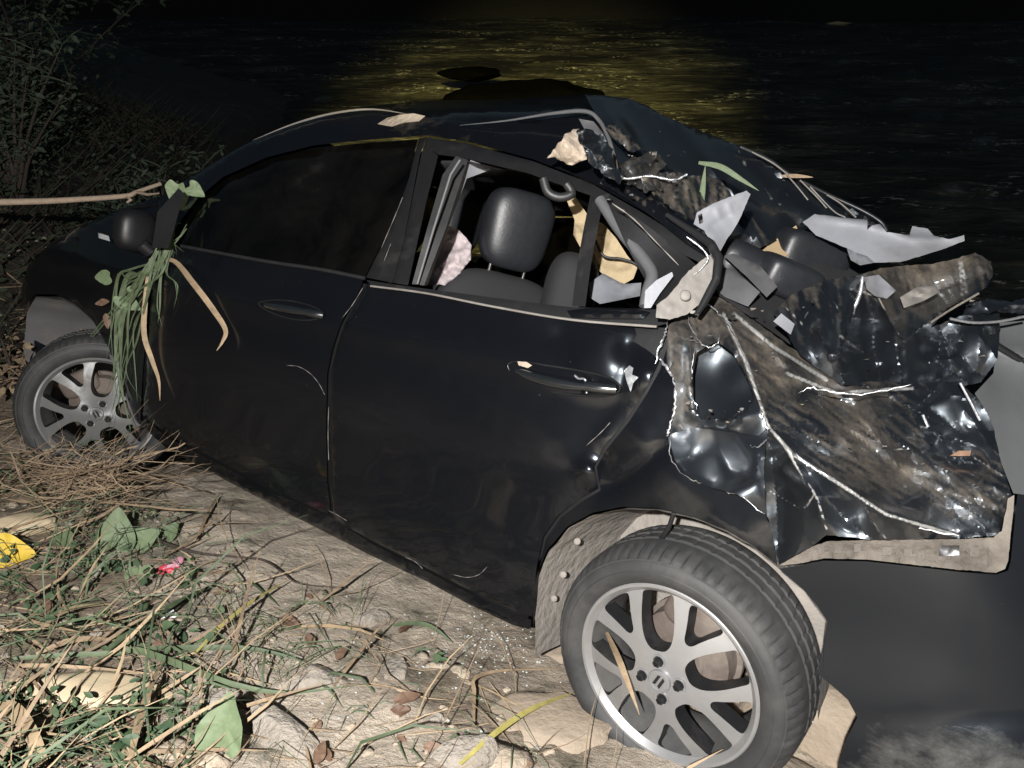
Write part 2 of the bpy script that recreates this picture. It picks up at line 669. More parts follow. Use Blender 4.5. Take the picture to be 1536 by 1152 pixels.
MAT['foam'] = simple('tan_foam', (0.36, 0.28, 0.17), 0.85, 0, 0.25, 22, 0.4, 0.01, dust=0.05)
MAT['card'] = simple('tan_board', (0.42, 0.31, 0.18), 0.8, 0, 0.12, 12, 0.2)
MAT['airbag'] = simple('airbag_cloth', (0.40, 0.34, 0.345), 0.8, 0, 0.15, 20, 0.5, 0.004)
MAT['insul'] = simple('pale_insulation', (0.33, 0.27, 0.21), 0.8, 0, 0.35, 25, 0.6, 0.01)
MAT['chrome'] = simple('bright_metal', (0.75, 0.75, 0.76), 0.18, 1.0, 0.1, 30, 0.05)
def make_alloy(name, clean, metal):
    m, nt, p = nmat(name)
    v = coords(nt)
    f = ramp(nt, tex_noise(nt, v, 16, 8, 0.7, 0.8), [(0.38, 0.0), (0.54, 0.25), (0.70, 0.9)])
    nt.links.new(mixc(nt, f, clean, (0.15, 0.14, 0.125)), p.inputs['Base Color'])
    nt.links.new(mixf(nt, f, metal, 0.15), p.inputs['Metallic'])
    nt.links.new(mixf(nt, f, 0.52, 0.8), p.inputs['Roughness'])
    p.inputs['Anisotropic'].default_value = 0.9
    tg = N(nt, 'ShaderNodeTangent'); tg.direction_type = 'RADIAL'; tg.axis = 'Y'
    nt.links.new(tg.outputs['Tangent'], p.inputs['Tangent'])
    return m
MAT['alloy'] = make_alloy('machined_alloy', (0.80, 0.80, 0.81), 0.45)
MAT['alloydim'] = make_alloy('dimmed_alloy', (0.22, 0.22, 0.22), 0.5)  # darker copy of the alloy: the front wheel's dimness put into colour
MAT['rubber'] = simple('dusty_tyre_rubber', (0.030, 0.030, 0.031), 0.62, 0, 0.35, 16, 0.35, 0.003, dust=0.42, dustcol=(0.075, 0.072, 0.068))
MAT['alloy'] = simple('machined_alloy', (0.33, 0.33, 0.335), 0.34, 0.55, 0.25, 10, 0.08, 0.002, dust=0.5, dustcol=(0.23, 0.215, 0.195))
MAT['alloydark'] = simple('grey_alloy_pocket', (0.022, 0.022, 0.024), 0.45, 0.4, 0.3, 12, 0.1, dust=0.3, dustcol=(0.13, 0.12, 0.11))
MAT['barrel'] = simple('dusty_rim_barrel', (0.10, 0.10, 0.10), 0.45, 0.3, 0.3, 14, 0.1, dust=0.5, dustcol=(0.20, 0.185, 0.165))
MAT['rust'] = simple('rusty_brake', (0.11, 0.085, 0.072), 0.8, 0.1, 0.4, 22, 0.5, 0.004, dust=0.4)
MAT['liner'] = simple('dusty_arch_liner', (0.25, 0.225, 0.20), 0.9, 0, 0.35, 11, 0.8, 0.012, dust=0.42, dustcol=(0.16, 0.145, 0.13))
MAT['linerdark'] = simple('grey_front_liner', (0.11, 0.105, 0.105), 0.9, 0, 0.25, 9, 0.3, 0.006, dust=0.2)
MAT['flange'] = simple('mud_coated_flange', (0.15, 0.132, 0.112), 0.85, 0, 0.5, 18, 0.9, 0.008, dust=0.6, dustcol=(0.055, 0.046, 0.038))
MAT['dustmetal'] = simple('dusty_body_metal', (0.20, 0.185, 0.17), 0.7, 0.1, 0.4, 14, 0.4, 0.004, dust=0.35, dustcol=(0.07, 0.06, 0.05))
MAT['bumper'] = make_paint('black_bumper_skin', (0.006, 0.007, 0.009), 0.30, 0.25, 0.18, 0.25, mud=(0.10, 0.095, 0.088), base_dirt=-0.06)
MAT['glasscrumb'] = simple('broken_glass_crumb', (0.50, 0.55, 0.54), 0.08, 0, 0.1, 20, 0.0, spec=1.0)
MAT['amber'] = simple('orange_lens_shard', (0.15, 0.085, 0.05), 0.6, 0, 0.2, 20, 0.1)
MAT['indicator'] = simple('clear_lamp_lens', (0.6, 0.6, 0.62), 0.15, 0.2, 0.1, 20, 0.0)
MAT['mirrorshell'] = simple('mirror_shell', (0.010, 0.012, 0.014), 0.24, 0, 0.2, 10, 0.0, coat=1.0, spec=1.0)

# glass: tinted, thin
def make_glass(name, tint, rough=0.02):
    m, nt, p = nmat(name)
    v = coords(nt)
    p.inputs['Base Color'].default_value = (*tint, 1)
    p.inputs['Transmission Weight'].default_value = 1.0
    p.inputs['IOR'].default_value = 1.45
    f = ramp(nt, tex_noise(nt, v, 5, 8, 0.65), [(0.4, rough), (0.8, rough + 0.25)])
    nt.links.new(f, p.inputs['Roughness'])
    df = N(nt, 'ShaderNodeBsdfDiffuse'); df.inputs['Color'].default_value = (0.16, 0.145, 0.13, 1)  # pale diffuse film: faint window reflections put into the colour
    mx = N(nt, 'ShaderNodeMixShader')
    n3 = tex_noise(nt, coords(nt, (1, 1, 1), (0.3, 0, 0.4)), 3.2, 8, 0.66, 0.8)
    nt.links.new(ramp(nt, n3, [(0.35, 0.006), (0.62, 0.03), (0.8, 0.12)]), mx.inputs[0])
    nt.links.new(p.outputs[0], mx.inputs[1]); nt.links.new(df.outputs[0], mx.inputs[2])
    nt.links.new(mx.outputs[0], nt.nodes['Material Output'].inputs['Surface'])
    return m
MAT['tint'] = make_glass('tinted_window_glass', (0.035, 0.036, 0.04))
MAT['clear'] = make_glass('clear_glass', (0.75, 0.8, 0.78))


def leafmat(name, c1, c2, rough=0.6):
    m, nt, p = nmat(name)
    oi = N(nt, 'ShaderNodeObjectInfo')
    v = coords(nt)
    at = N(nt, 'ShaderNodeAttribute'); at.attribute_name = 'tone'
    f = math_n(nt, 'ADD', math_n(nt, 'MULTIPLY', math_n(nt, 'SUBTRACT', tex_noise(nt, v, 38, 7, 0.7), 0.32), 1.5), math_n(nt, 'MULTIPLY', at.outputs['Fac'], 0.65), True)
    bump(nt, p, tex_noise(nt, v, 110, 4), 0.3, 0.002)
    nt.links.new(mixc(nt, f, c1, c2), p.inputs['Base Color'])
    p.inputs['Roughness'].default_value = rough
    p.inputs['Specular IOR Level'].default_value = 0.35
    return m
MAT['grass'] = leafmat('green_grass', (0.030, 0.045, 0.022), (0.10, 0.13, 0.070))
MAT['straw'] = leafmat('dry_straw', (0.075, 0.048, 0.032), (0.36, 0.265, 0.165), 0.7)
MAT['weed'] = leafmat('weed_leaf', (0.020, 0.045, 0.022), (0.075, 0.11, 0.055))
MAT['palegreen'] = leafmat('pale_green_leaf', (0.065, 0.095, 0.045), (0.17, 0.215, 0.12))
MAT['yellowleaf'] = leafmat('yellow_leaf', (0.42, 0.28, 0.02), (0.60, 0.42, 0.06))
MAT['yellowblade'] = leafmat('yellowing_blade', (0.22, 0.20, 0.05), (0.45, 0.38, 0.13))
MAT['brownleaf'] = leafmat('dead_leaf', (0.07, 0.035, 0.02), (0.20, 0.13, 0.09))
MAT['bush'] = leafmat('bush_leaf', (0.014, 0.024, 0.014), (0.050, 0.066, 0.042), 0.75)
MAT['dimleaf'] = leafmat('dimmed_undergrowth_leaf', (0.010, 0.016, 0.009), (0.042, 0.052, 0.030), 0.8)  # this and the next: darkened copies, dimness beyond the flash put into colour
MAT['dimbrown'] = leafmat('dimmed_dead_leaf', (0.016, 0.011, 0.008), (0.055, 0.042, 0.029), 0.9)
MAT['twig'] = simple('brown_twig', (0.045, 0.032, 0.026), 0.85, 0, 0.35, 30, 0.4)
MAT['palewood'] = simple('pale_branch', (0.34, 0.26, 0.19), 0.85, 0, 0.35, 30, 0.4)
MAT['stone'] = simple('pale_stone', (0.33, 0.29, 0.245), 0.92, 0, 0.4, 24, 0.9, 0.015, dust=0.45, dustcol=(0.14, 0.115, 0.09))
MAT['clay'] = simple('tan_clay_rock', (0.33, 0.265, 0.20), 0.9, 0, 0.22, 14, 0.6, 0.01, dust=0.15, dustcol=(0.2, 0.15, 0.11))
MAT['slab'] = simple('cream_stone_slab', (0.52, 0.42, 0.28), 0.9, 0, 0.15, 10, 0.4, 0.006, dust=0.1, dustcol=(0.25, 0.2, 0.14))
MAT['white'] = simple('white_scrap', (0.75, 0.74, 0.72), 0.6, 0, 0.1, 30, 0.2)
MAT['red'] = simple('red_wrapper', (0.50, 0.045, 0.07), 0.35, 0, 0.2, 20, 0.2)
MAT['pink'] = simple('pink_wrapper', (0.55, 0.26, 0.33), 0.35, 0, 0.2, 20, 0.2)
MAT['clod'] = simple('crumbled_clay', (0.38, 0.315, 0.24), 0.95, 0, 0.4, 26, 0.9, 0.01, dust=0.35, dustcol=(0.13, 0.10, 0.075))
MAT['shadowblack'] = simple('river_shadow_black', (0.0006, 0.0006, 0.0005), 0.9, 0, 0.4, 3, 0.6, 0.03, spec=0.0)  # matt near-black: the shadow on the river put into colour


def make_ground():
    m, nt, p = nmat('riverbank_soil')
    v = coords(nt)
    big = tex_noise(nt, v, 2.2, 9, 0.66, 0.5)
    mid = tex_noise(nt, v, 7.5, 9, 0.68, 0.3)
    fine = tex_noise(nt, v, 55, 7, 0.7)
    sand = mixc(nt, fine, (0.40, 0.33, 0.255), (0.68, 0.585, 0.475))
    mud = mixc(nt, fine, (0.13, 0.098, 0.07), (0.34, 0.27, 0.20))
    moss = mixc(nt, fine, (0.035, 0.04, 0.025), (0.10, 0.10, 0.06))
    at = N(nt, 'ShaderNodeAttribute'); at.attribute_name = 'dry'  # dryness of the clay, also carries the painted dimness of the far bank
    d = math_n(nt, 'ADD', math_n(nt, 'ADD', math_n(nt, 'MULTIPLY', big, 0.55), math_n(nt, 'MULTIPLY', mid, 0.45)), math_n(nt, 'SUBTRACT', at.outputs['Fac'], 0.5))
    c = mixc(nt, ramp(nt, d, [(0.42, 0), (0.60, 1)]), mud, sand)
    c = mixc(nt, ramp(nt, d, [(0.05, 0), (0.32, 1)]), (0.028, 0.022, 0.016), c)  # near-black stage: dimness of the far bank painted into the soil
    mo = ramp(nt, tex_noise(nt, coords(nt, (1, 1, 1), (0, 0, 1)), 4.5, 9, 0.72), [(0.52, 0), (0.64, 0.85)])
    c = mixc(nt, mo, c, moss)
    nt.links.new(c, p.inputs['Base Color'])
    nt.links.new(ramp(nt, d, [(0.40, 0.55), (0.6, 0.95)]), p.inputs['Roughness'])
    h = math_n(nt, 'ADD', math_n(nt, 'MULTIPLY', mid, 0.8), math_n(nt, 'MULTIPLY', fine, 0.35))
    bump(nt, p, h, 0.9, 0.04)
    return m
MAT['ground'] = make_ground()


def make_water():
    m, nt, p = nmat('river_water')
    v = coords(nt, (0.55, 2.1, 1))
    v2 = coords(nt, (0.8, 1.6, 1), (0, 0, 0.25))
    w1 = tex_noise(nt, v, 1.6, 6, 0.6, 0.6)
    w2 = tex_noise(nt, v2, 5.0, 7, 0.65, 0.4)
    foam = ramp(nt, math_n(nt, 'ADD', math_n(nt, 'MULTIPLY', w1, 0.5), math_n(nt, 'MULTIPLY', w2, 0.5)), [(0.50, 0.0), (0.57, 0.10), (0.62, 0.3), (0.68, 1.0)])  # pale fleck mask: lamp shimmer painted into the water colour
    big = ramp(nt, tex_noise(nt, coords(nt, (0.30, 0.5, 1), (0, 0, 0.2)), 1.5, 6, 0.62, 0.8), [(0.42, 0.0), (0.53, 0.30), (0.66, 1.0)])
    painted_glints = ramp(nt, tex_noise(nt, coords(nt, (1.0, 2.2, 1)), 7.0, 5, 0.7), [(0.56, 0.0), (0.63, 1.0)])
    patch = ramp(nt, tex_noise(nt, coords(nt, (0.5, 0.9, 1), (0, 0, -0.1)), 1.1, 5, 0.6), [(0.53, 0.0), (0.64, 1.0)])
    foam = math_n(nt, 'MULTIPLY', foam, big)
    foam = math_n(nt, 'MAXIMUM', foam, math_n(nt, 'MULTIPLY', painted_glints, math_n(nt, 'MULTIPLY', patch, 0.8)))  # lamp glints painted as pale flecks into the foam mask
    c = mixc(nt, foam, mixc(nt, big, (0.010, 0.009, 0.006), (0.055, 0.052, 0.034)), (0.75, 0.73, 0.62))  # patches and flecks carry the broken lamp shimmer in the colour
    nt.links.new(c, p.inputs['Base Color'])
    nt.links.new(mixf(nt, foam, 0.12, 0.7), p.inputs['Roughness'])
    p.inputs['IOR'].default_value = 1.33
    bump(nt, p, math_n(nt, 'ADD', w1, math_n(nt, 'MULTIPLY', w2, 0.4)), 0.9, 0.12)
    return m
MAT['water'] = make_water()
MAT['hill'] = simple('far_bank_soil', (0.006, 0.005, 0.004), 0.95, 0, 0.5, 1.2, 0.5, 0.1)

# ------------------------------------------------------------------ the setting: bank, river, far bank
NW = CW @ np.array([0, 0, 1.0])
P0 = c2w((1.1, 0.9, -0.055))


def smooth01(a, b, x):
    t = np.clip((x - a) / (b - a), 0, 1)
    return t * t * (3 - 2 * t)


def gh_base(x, y):
    z = P0[2] - (NW[0] * (x - P0[0]) + NW[1] * (y - P0[1])) / NW[2]
    # the bank climbs and levels out on the left, beyond the car's nose
    rise = smooth01(-1.55, -3.4, x) * smooth01(2.3, 5.2, y)
    z = z + rise * (0.30 * (y - 2.0) + 0.35)
    z = z + smooth01(-3.5, -9, x) * 0.6
    # the near slope flattens behind the camera
    z = z - smooth01(0.4, -4, y) * (-0.34 * (y - 0.4)) * 0.6
    return np.maximum(z, -1.2)


def gh(x, y):
    z = float(gh_base(x, y))
    n = 0.05 * fbm((x * 1.3, y * 1.3, 0.3), 3) + 0.030 * fbm((x * 4.5, y * 4.5, 2.0), 3) + 0.022 * fbm((x * 12, y * 12, 5.0), 3, True) + 0.006 * fbm((x * 38, y * 38, 1.0), 2)
    return z + n


def gpt(px, py, up=0.0):
    d = rayw(px, py)
    t = 0.6
    prev = None
    while t < 14:
        p = CAMW + d * t
        g = float(gh_base(p[0], p[1])) + 0.012
        if p[2] < g:
            lo, hi = t - 0.05, t
            for _ in range(12):
                mi = (lo + hi) / 2
                q = CAMW + d * mi
                if q[2] < gh(q[0], q[1]) + up: hi = mi
                else: lo = mi
            return CAMW + d * hi
        t += 0.05
    return CAMW + d * 6.0


def to_px(p):
    q = W.T @ (np.asarray(p) - CAMW)
    return 768 + F_PX * q[0] / q[2], 576 + F_PX * q[1] / q[2], q[2]


def make_bank():
    xs = np.unique(np.round(np.concatenate([np.linspace(-14, -3.2, 40), np.arange(-3.2, 1.6, 0.024), np.linspace(1.6, 14, 40)]), 4))
    ys = np.unique(np.round(np.concatenate([np.linspace(-6, 0.4, 26), np.arange(0.4, 3.6, 0.024), np.linspace(3.6, 14, 60)]), 4))
    V = []; dry = []
    for y in ys:
        for x in xs:
            z = gh(x, y)
            V.append((x, y, z))
            # where the clay has dried pale: the strip under the sill, and the far left; wetter by the rear wheel
            px, py, q = to_px((x, y, z)) if y > 0.5 else (700, 1300, 1)
            dd = 0.57
            dd += 0.30 * math.exp(-(((px - 480) / 200) ** 2 + ((py - 800) / 110) ** 2))
            dd += 0.10 * math.exp(-(((px - 470) / 160) ** 2 + ((py - 1080) / 90) ** 2))
            dd -= 0.10 * math.exp(-(((px - 720) / 190) ** 2 + ((py - 1040) / 100) ** 2))
            dd -= 0.16 * smooth01(380, 60, px)
            dd -= 0.55 * float(smooth01(3.0, 4.4, y))  # far bank darkened through the dryness mask: missing flash light put into colour
            dry.append(dd)
    nx, ny = len(xs), len(ys)
    I = np.arange(nx * ny).reshape(ny, nx)
    F = np.stack([I[:-1, :-1], I[:-1, 1:], I[1:, 1:], I[1:, :-1]], -1).reshape(-1, 4)
    o = mesh_obj('riverbank', V, F, MAT['ground'], None, True, None, {'dry': dry})  # dry: clay dryness plus the painted dimness of the far bank
    return tag(o, 'sloping bank of pale dry clay, mud and moss under the wreck', kind='structure')
make_bank()


def make_water_obj():
    xs = np.concatenate([np.linspace(-60, -10, 20), np.arange(-9.9, 12, 0.16), np.linspace(12.2, 60, 20)])
    ys = np.concatenate([np.arange(1.5, 26, 0.13), np.linspace(26.5, 60, 30)])
    V = []
    for y in ys:
        for x in xs:
            z = -0.13 + 0.055 * noise.noise(Vector((x * 0.8, y * 2.0, 0.0))) + 0.05 * fbm((x * 1.7, y * 3.6, 4.0), 2)
            V.append((x, y, z))
    nx, ny = len(xs), len(ys)
    I = np.arange(nx * ny).reshape(ny, nx)
    F = np.stack([I[:-1, :-1], I[:-1, 1:], I[1:, 1:], I[1:, :-1]], -1).reshape(-1, 4)
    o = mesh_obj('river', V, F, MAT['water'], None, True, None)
    tag(o, 'dark rippling river behind the wreck', kind='structure')
make_water_obj()


def make_far_bank():
    xs = np.linspace(-60, 60, 90); ys = np.linspace(27, 62, 26)
    V = []
    for y in ys:
        for x in xs:
            z = -0.6 + 0.42 * (y - 27) + 1.3 * fbm((x * 0.14, y * 0.2, 1.0), 3)
            V.append((x, y, z))
    nx, ny = len(xs), len(ys)
    I = np.arange(nx * ny).reshape(ny, nx)
    F = np.stack([I[:-1, :-1], I[:-1, 1:], I[1:, 1:], I[1:, :-1]], -1).reshape(-1, 4)
    tag(mesh_obj('far_bank', V, F, MAT['hill'], None, True, None), 'dark far bank across the river', kind='structure')
make_far_bank()


def rock(name, loc, dims, mat, seed, rotz=0.0, rough=0.35, sub=4, tilt=(0, 0), sharp=35):
    bm = bmesh.new()
    bmesh.ops.create_icosphere(bm, subdivisions=sub, radius=1.0)
    so = Vector((seed * 3.7, seed * 1.3, seed * 2.1))
    for v in bm.verts:
        p = v.co.normalized()
        k = 1 + rough * fbm(p * 1.3 + so, 3) * 1.2 + 0.12 * rough * fbm(p * 5 + so, 3)
        q = p * k
        # flatten a few sides so that it reads as broken stone
        for a in range(5):
            nrm = Vector((math.sin(a * 2.1 + seed), math.cos(a * 1.7 + seed * 2), math.sin(a + seed * 3) * 0.8)).normalized()
            dd = q.dot(nrm) - 0.72
            if dd > 0: q -= nrm * dd * 0.9
        v.co = Vector((q.x * dims[0], q.y * dims[1], q.z * dims[2]))
    me = bpy.data.meshes.new(name)
    bm.to_mesh(me); bm.free()
    me.materials.append(mat)
    me.polygons.foreach_set('use_smooth', [True] * len(me.polygons))
    me.set_sharp_from_angle(angle=R(sharp))
    o = bpy.data.objects.new(name, me)
    o.location = loc
    o.rotation_euler = (tilt[0], tilt[1], rotz)
    return link(o)

# ------------------------------------------------------------------ the wrecked car
car = bpy.data.objects.new('wrecked_car', None)
link(car)
car.matrix_world = Matrix(((*CW[0], CT[0]), (*CW[1], CT[1]), (*CW[2], CT[2]), (0, 0, 0, 1)))
tag(car, 'black saloon car lying wrecked on the river bank with its rear torn open', 'car')


def Yd(Y):
    return lambda x, y: tY(x, y, Y)


# dark shell behind the panels, so that seams read as gaps
panel('body_shell', [(215, 402), (270, 378), (550, 426), (700, 457), (860, 485), (1000, 492), (1012, 575), (1006, 640), (1010, 700), (890, 765), (835, 800), (803, 850),
                     (792, 930), (700, 890), (560, 820), (430, 755), (330, 702), (215, 628)], MAT['innersheet'], car, off=-0.03, step=30, thick=0.01)

SILL = [(204, 632), (250, 668), (330, 712), (430, 766), (560, 832), (640, 870), (700, 902), (793, 943)]
panel('front_fender', [(31, 462), (33, 430), (42, 398), (75, 368), (120, 340), (180, 316), (232, 296), (240, 300), (232, 340), (226, 400), (219, 500), (214, 560), (210, 632),
                       (203, 630), (192, 600), (180, 562), (163, 522), (140, 482), (112, 456), (84, 442), (52, 441), (40, 455)],
      MAT['paint'], car, step=10, thick=0.012, ctrl=[(30, 450, -.03), (130, 400, .0), (220, 450, 0), (230, 310, -.02), (200, 600, 0)], nz=[(0.012, 6, False)], dirt=0.12)
fd = panel('front_door', [(230, 398), (236, 376), (272, 370), (400, 393), (480, 405), (545, 418), (541, 432), (528, 455), (510, 488), (498, 525), (491, 560), (489, 640), (491, 720), (496, 768), (490, 771),
                          (420, 738), (330, 692), (250, 650), (214, 622), (218, 560), (223, 500)],
           MAT['paint'], car, step=14, thick=0.03, dirt=0.06, nz=[(0.004, 3, False)],
           dctrl=[(240, 400, .16), (400, 430, .16), (540, 430, .20), (230, 600, .16), (480, 640, .08), (350, 560, .06), (480, 760, .22), (340, 690, .22)],
           ridges=[([(240, 500), (380, 530), (490, 545)], 0.006, 30)])
rd = panel('rear_door', [(551, 424), (600, 430), (700, 452), (780, 470), (860, 481), (985, 490), (1001, 486), (999, 505), (988, 545), (968, 585), (940, 628), (905, 672), (890, 700), (897, 733),
                         (870, 748), (838, 772), (815, 805), (805, 850), (798, 925), (770, 916), (700, 883), (640, 852), (560, 812), (501, 779), (496, 720), (494, 640), (496, 560), (503, 525),
                         (516, 488), (534, 457), (548, 432)],
           MAT['paint'], car, step=10, thick=0.03,
           ctrl=[(560, 450, 0), (700, 600, .004), (640, 800, 0), (520, 650, 0), (800, 470, 0), (850, 700, 0.0), (780, 880, 0), (1000, 490, -.062), (940, 500, -.026), (950, 560, -.024), (870, 520, .0), (900, 690, -.03), (975, 590, -.05), (840, 600, .004), (820, 480, 0)],
           ridges=[([(840, 490), (850, 530), (860, 548)], -0.014, 14), ([(935, 500), (945, 545), (930, 585)], -0.016, 14), ([(1000, 520), (955, 600), (885, 690)], 0.02, 18),
                   ([(885, 690), (890, 733)], 0.02, 8)],
           dents=[(905, 515, .020, 42), (965, 555, .016, 26), (985, 505, .012, 16), (875, 708, .018, 14), (840, 500, -.008, 30)], nz=[(0.003, 3, False), (0.004, 9, False)],
           dctrl=[(560, 440, .22), (700, 470, .12), (850, 500, .16), (990, 500, .10), (930, 650, .40), (700, 650, .05), (590, 600, .05), (520, 760, .16), (760, 900, .12), (850, 740, .18), (960, 560, .15), (780, 520, .18)])
panel('rocker_panel', [(204, 632), (212, 626), (250, 655), (330, 697), (420, 743), (497, 776), (560, 817), (640, 857), (700, 888), (770, 921), (797, 930), (796, 944), (770, 938), (700, 905), (640, 872), (560, 835), (430, 769), (330, 716), (250, 672)],
      MAT['paint'], car, off=-0.012, step=9, thick=0.05, dirt=0.30)

ARCH = [(800, 942), (798, 905), (805, 862), (821, 825), (851, 790), (889, 769), (935, 760), (985, 762), (1040, 775), (1090, 795), (1130, 819), (1166, 848)]
panel('quarter_panel', ARCH + [(1158, 800), (1146, 765), (1112, 742), (1062, 728), (1032, 712), (1012, 690), (1003, 655), (1014, 610), (1013, 577), (1000, 548), (1001, 520), (990, 555), (972, 588), (944, 632), (909, 675),
                               (895, 701), (901, 736), (873, 752), (842, 776), (819, 808), (809, 852), (803, 920)],
      MAT['paint'], car, step=9, thick=0.006,
      ctrl=[(800, 930, 0), (830, 830, 0), (930, 762, 0.004), (900, 720, -.02), (960, 640, .01), (1000, 540, -.02), (1010, 620, -.005), (1000, 690, .015), (1060, 750, .012), (1150, 800, .01), (1166, 848, 0)],
      ridges=[([(905, 735), (960, 700), (1003, 665)], -0.018, 16), ([(1060, 770), (1160, 835)], .006, 8)], nz=[(0.004, 8, False), (0.002, 22, False)], facets=[(16, .006, 21, .9, 2.0, 2)],
      dctrl=[(960, 620, .42), (920, 700, .35), (1000, 560, .3), (1000, 700, .05), (1060, 750, .05), (850, 790, .2), (930, 762, .3), (1140, 810, .2), (800, 900, .15)])

panel('torn_quarter_sheet', [(1010, 642), (1040, 639), (1100, 646), (1138, 652), (1152, 638), (1146, 700), (1149, 772), (1114, 744), (1062, 730), (1032, 714), (1010, 692), (1002, 660)],
      MAT['torn'], car, step=6, thick=0.004,
      ctrl=[(1010, 650, .01), (1040, 690, -.035), (1080, 660, -.03), (1100, 700, -.005), (1125, 740, .045), (1145, 770, .03), (1138, 690, .02), (1145, 650, -.02), (1060, 728, .03)],
      ridges=[([(1137, 655), (1134, 700), (1143, 768)], .012, 16)], dents=[(1110, 735, .024, 44), (1050, 670, -.014, 40)], facets=[(16, .015, 19, 1.2, 1.5, 3)],
      nz=[(0.003, 6, False)], dctrl=[(1010, 660, .0), (1080, 700, 0), (1140, 650, .25), (1140, 760, 0.0)], angle=26)

MUDTOP = [(1050, 440), (1080, 445), (1130, 480), (1200, 530), (1240, 556), (1262, 572), (1320, 572), (1380, 574), (1438, 573), (1470, 600), (1490, 640), (1503, 700), (1518, 742), (1506, 802), (1440, 808), (1310, 810),
          (1240, 802), (1215, 822), (1168, 847), (1157, 800), (1149, 765), (1147, 700), (1152, 640), (1136, 600), (1112, 540), (1085, 482)]
CR = []
rc = random.Random(4)
for k in range(46):
    x = rc.uniform(1060, 1480); y = 440 + (x - 1060) * .42 + rc.uniform(10, 230)
    a = rc.gauss(.55, .35); l = rc.uniform(20, 110)
    CR.append(([(x - l / 2 * math.cos(a), y - l / 2 * math.sin(a)), (x + rc.uniform(-5, 5), y + rc.uniform(-5, 5)), (x + l / 2 * math.cos(a), y + l / 2 * math.sin(a))], rc.choice((-1, 1)) * rc.uniform(.004, .014), rc.uniform(3, 9)))
panel('crushed_quarter_panel', MUDTOP, MAT['torn'], car, step=4, thick=0.004,
      ctrl=[(1050, 440, -.10), (1120, 520, -.06), (1150, 640, .0), (1240, 720, .015), (1330, 770, .02), (1440, 805, .0), (1240, 800, .03), (1170, 845, .0), (1160, 740, -.02), (1190, 780, -.025),
            (1260, 570, -.22), (1380, 580, -.22), (1460, 600, -.2), (1350, 650, -.10), (1420, 680, -.16), (1490, 690, -.10), (1500, 780, -.03), (1250, 640, -.08), (1180, 560, -.13), (1400, 740, -.03), (1300, 700, -.03)],
      ridges=[([(1085, 470), (1120, 545), (1152, 640), (1190, 682), (1250, 720), (1330, 772), (1440, 805)], .045, 13),
              ([(1168, 655), (1195, 700), (1225, 745), (1240, 795)], .030, 9), ([(1152, 660), (1165, 740), (1168, 840)], -.025, 12),
              ([(1200, 690), (1235, 740), (1290, 800)], -.02, 14),
              ([(1180, 620), (1250, 640), (1380, 615), (1440, 590)], .03, 20), ([(1330, 640), (1400, 690), (1490, 700)], -.05, 22), ([(1330, 645), (1420, 690), (1500, 735)], .03, 10),
              ([(1240, 590), (1290, 600), (1370, 585)], .03, 9), ([(1130, 490), (1190, 560), (1260, 575)], .03, 14)] + CR,
      facets=[(40, .055, 5, .62, 2.6, 9), (170, .017, 6, .62, 2.4, 30)], streak=(.62, 45, 6, .6), chips=[([(1085, 470), (1120, 545), (1152, 640), (1190, 682), (1250, 720), (1330, 772), (1440, 805)], 3.2), ([(1168, 655), (1195, 700), (1225, 745), (1240, 795)], 1.6), ([(1180, 560), (1255, 590), (1370, 582)], 3.0), ([(1100, 470), (1160, 520), (1240, 570)], 3.5)], jag=1.2,
      nz=[(0.004, 18, False), (.0012, 45, True)], dents=[(1215, 770, .018, 34), (1310, 785, .016, 40), (1180, 600, .02, 40), (1440, 620, .03, 40), (1470, 660, .03, 30), (1390, 650, .03, 40)],
      dctrl=[(1060, 450, .75), (1130, 520, .85), (1180, 570, .85), (1260, 600, .7), (1350, 590, .6), (1450, 600, .35), (1300, 660, .8), (1350, 720, .8), (1450, 750, .7), (1500, 780, .5), (1420, 670, .4), (1240, 700, .65),
             (1200, 700, .38), (1230, 780, .18), (1170, 800, .2), (1180, 840, .25), (1330, 795, .10), (1280, 790, .22), (1400, 800, .25), (1160, 700, .3)], angle=24)

panel('torn_pocket', [(1028, 470), (1080, 478), (1118, 520), (1148, 610), (1148, 640), (1100, 646), (1030, 642), (1022, 560)], MAT['torn'], car, step=9, thick=0.004, off=-0.11,
      ctrl=[(1030, 480, .02), (1085, 560, -.05), (1120, 600, -.01), (1050, 640, .04), (1145, 630, .06)], nz=[(0.006, 5, False)], dents=[(1110, 565, .025, 28)], dctrl=[(1040, 500, .5), (1085, 580, .15), (1130, 620, .0), (1060, 540, .5)])
panel('torn_pocket_rim', [(1003, 488), (1030, 462), (1052, 446), (1086, 482), (1112, 540), (1138, 602), (1152, 640), (1138, 654), (1100, 648), (1040, 641), (1004, 652), (1014, 610), (1013, 575), (1000, 540),
                          (1000, 510)], MAT['torn'], car, step=6, thick=0.004,
      holes=[[(1046, 528), (1075, 512), (1100, 530), (1118, 565), (1132, 598), (1118, 616), (1085, 628), (1052, 630), (1040, 600), (1040, 560)]],
      ctrl=[(1003, 490, .01), (1012, 580, .02), (1006, 650, .01), (1050, 450, -.08), (1030, 560, .0), (1110, 540, -.04), (1145, 635, .0), (1070, 636, -.02), (1080, 500, -.05)],
      ridges=[([(1032, 500), (1034, 560), (1040, 620), (1085, 634), (1140, 620)], .022, 6)], facets=[(40, .016, 17, 1.5, 2.0, 10)], streak=(1.4, 40, 6, .6), nz=[(.004, 30, True)], dctrl=[(1010, 500, .7), (1020, 600, .75), (1060, 480, .8), (1120, 560, .5), (1080, 636, .4)], angle=70)

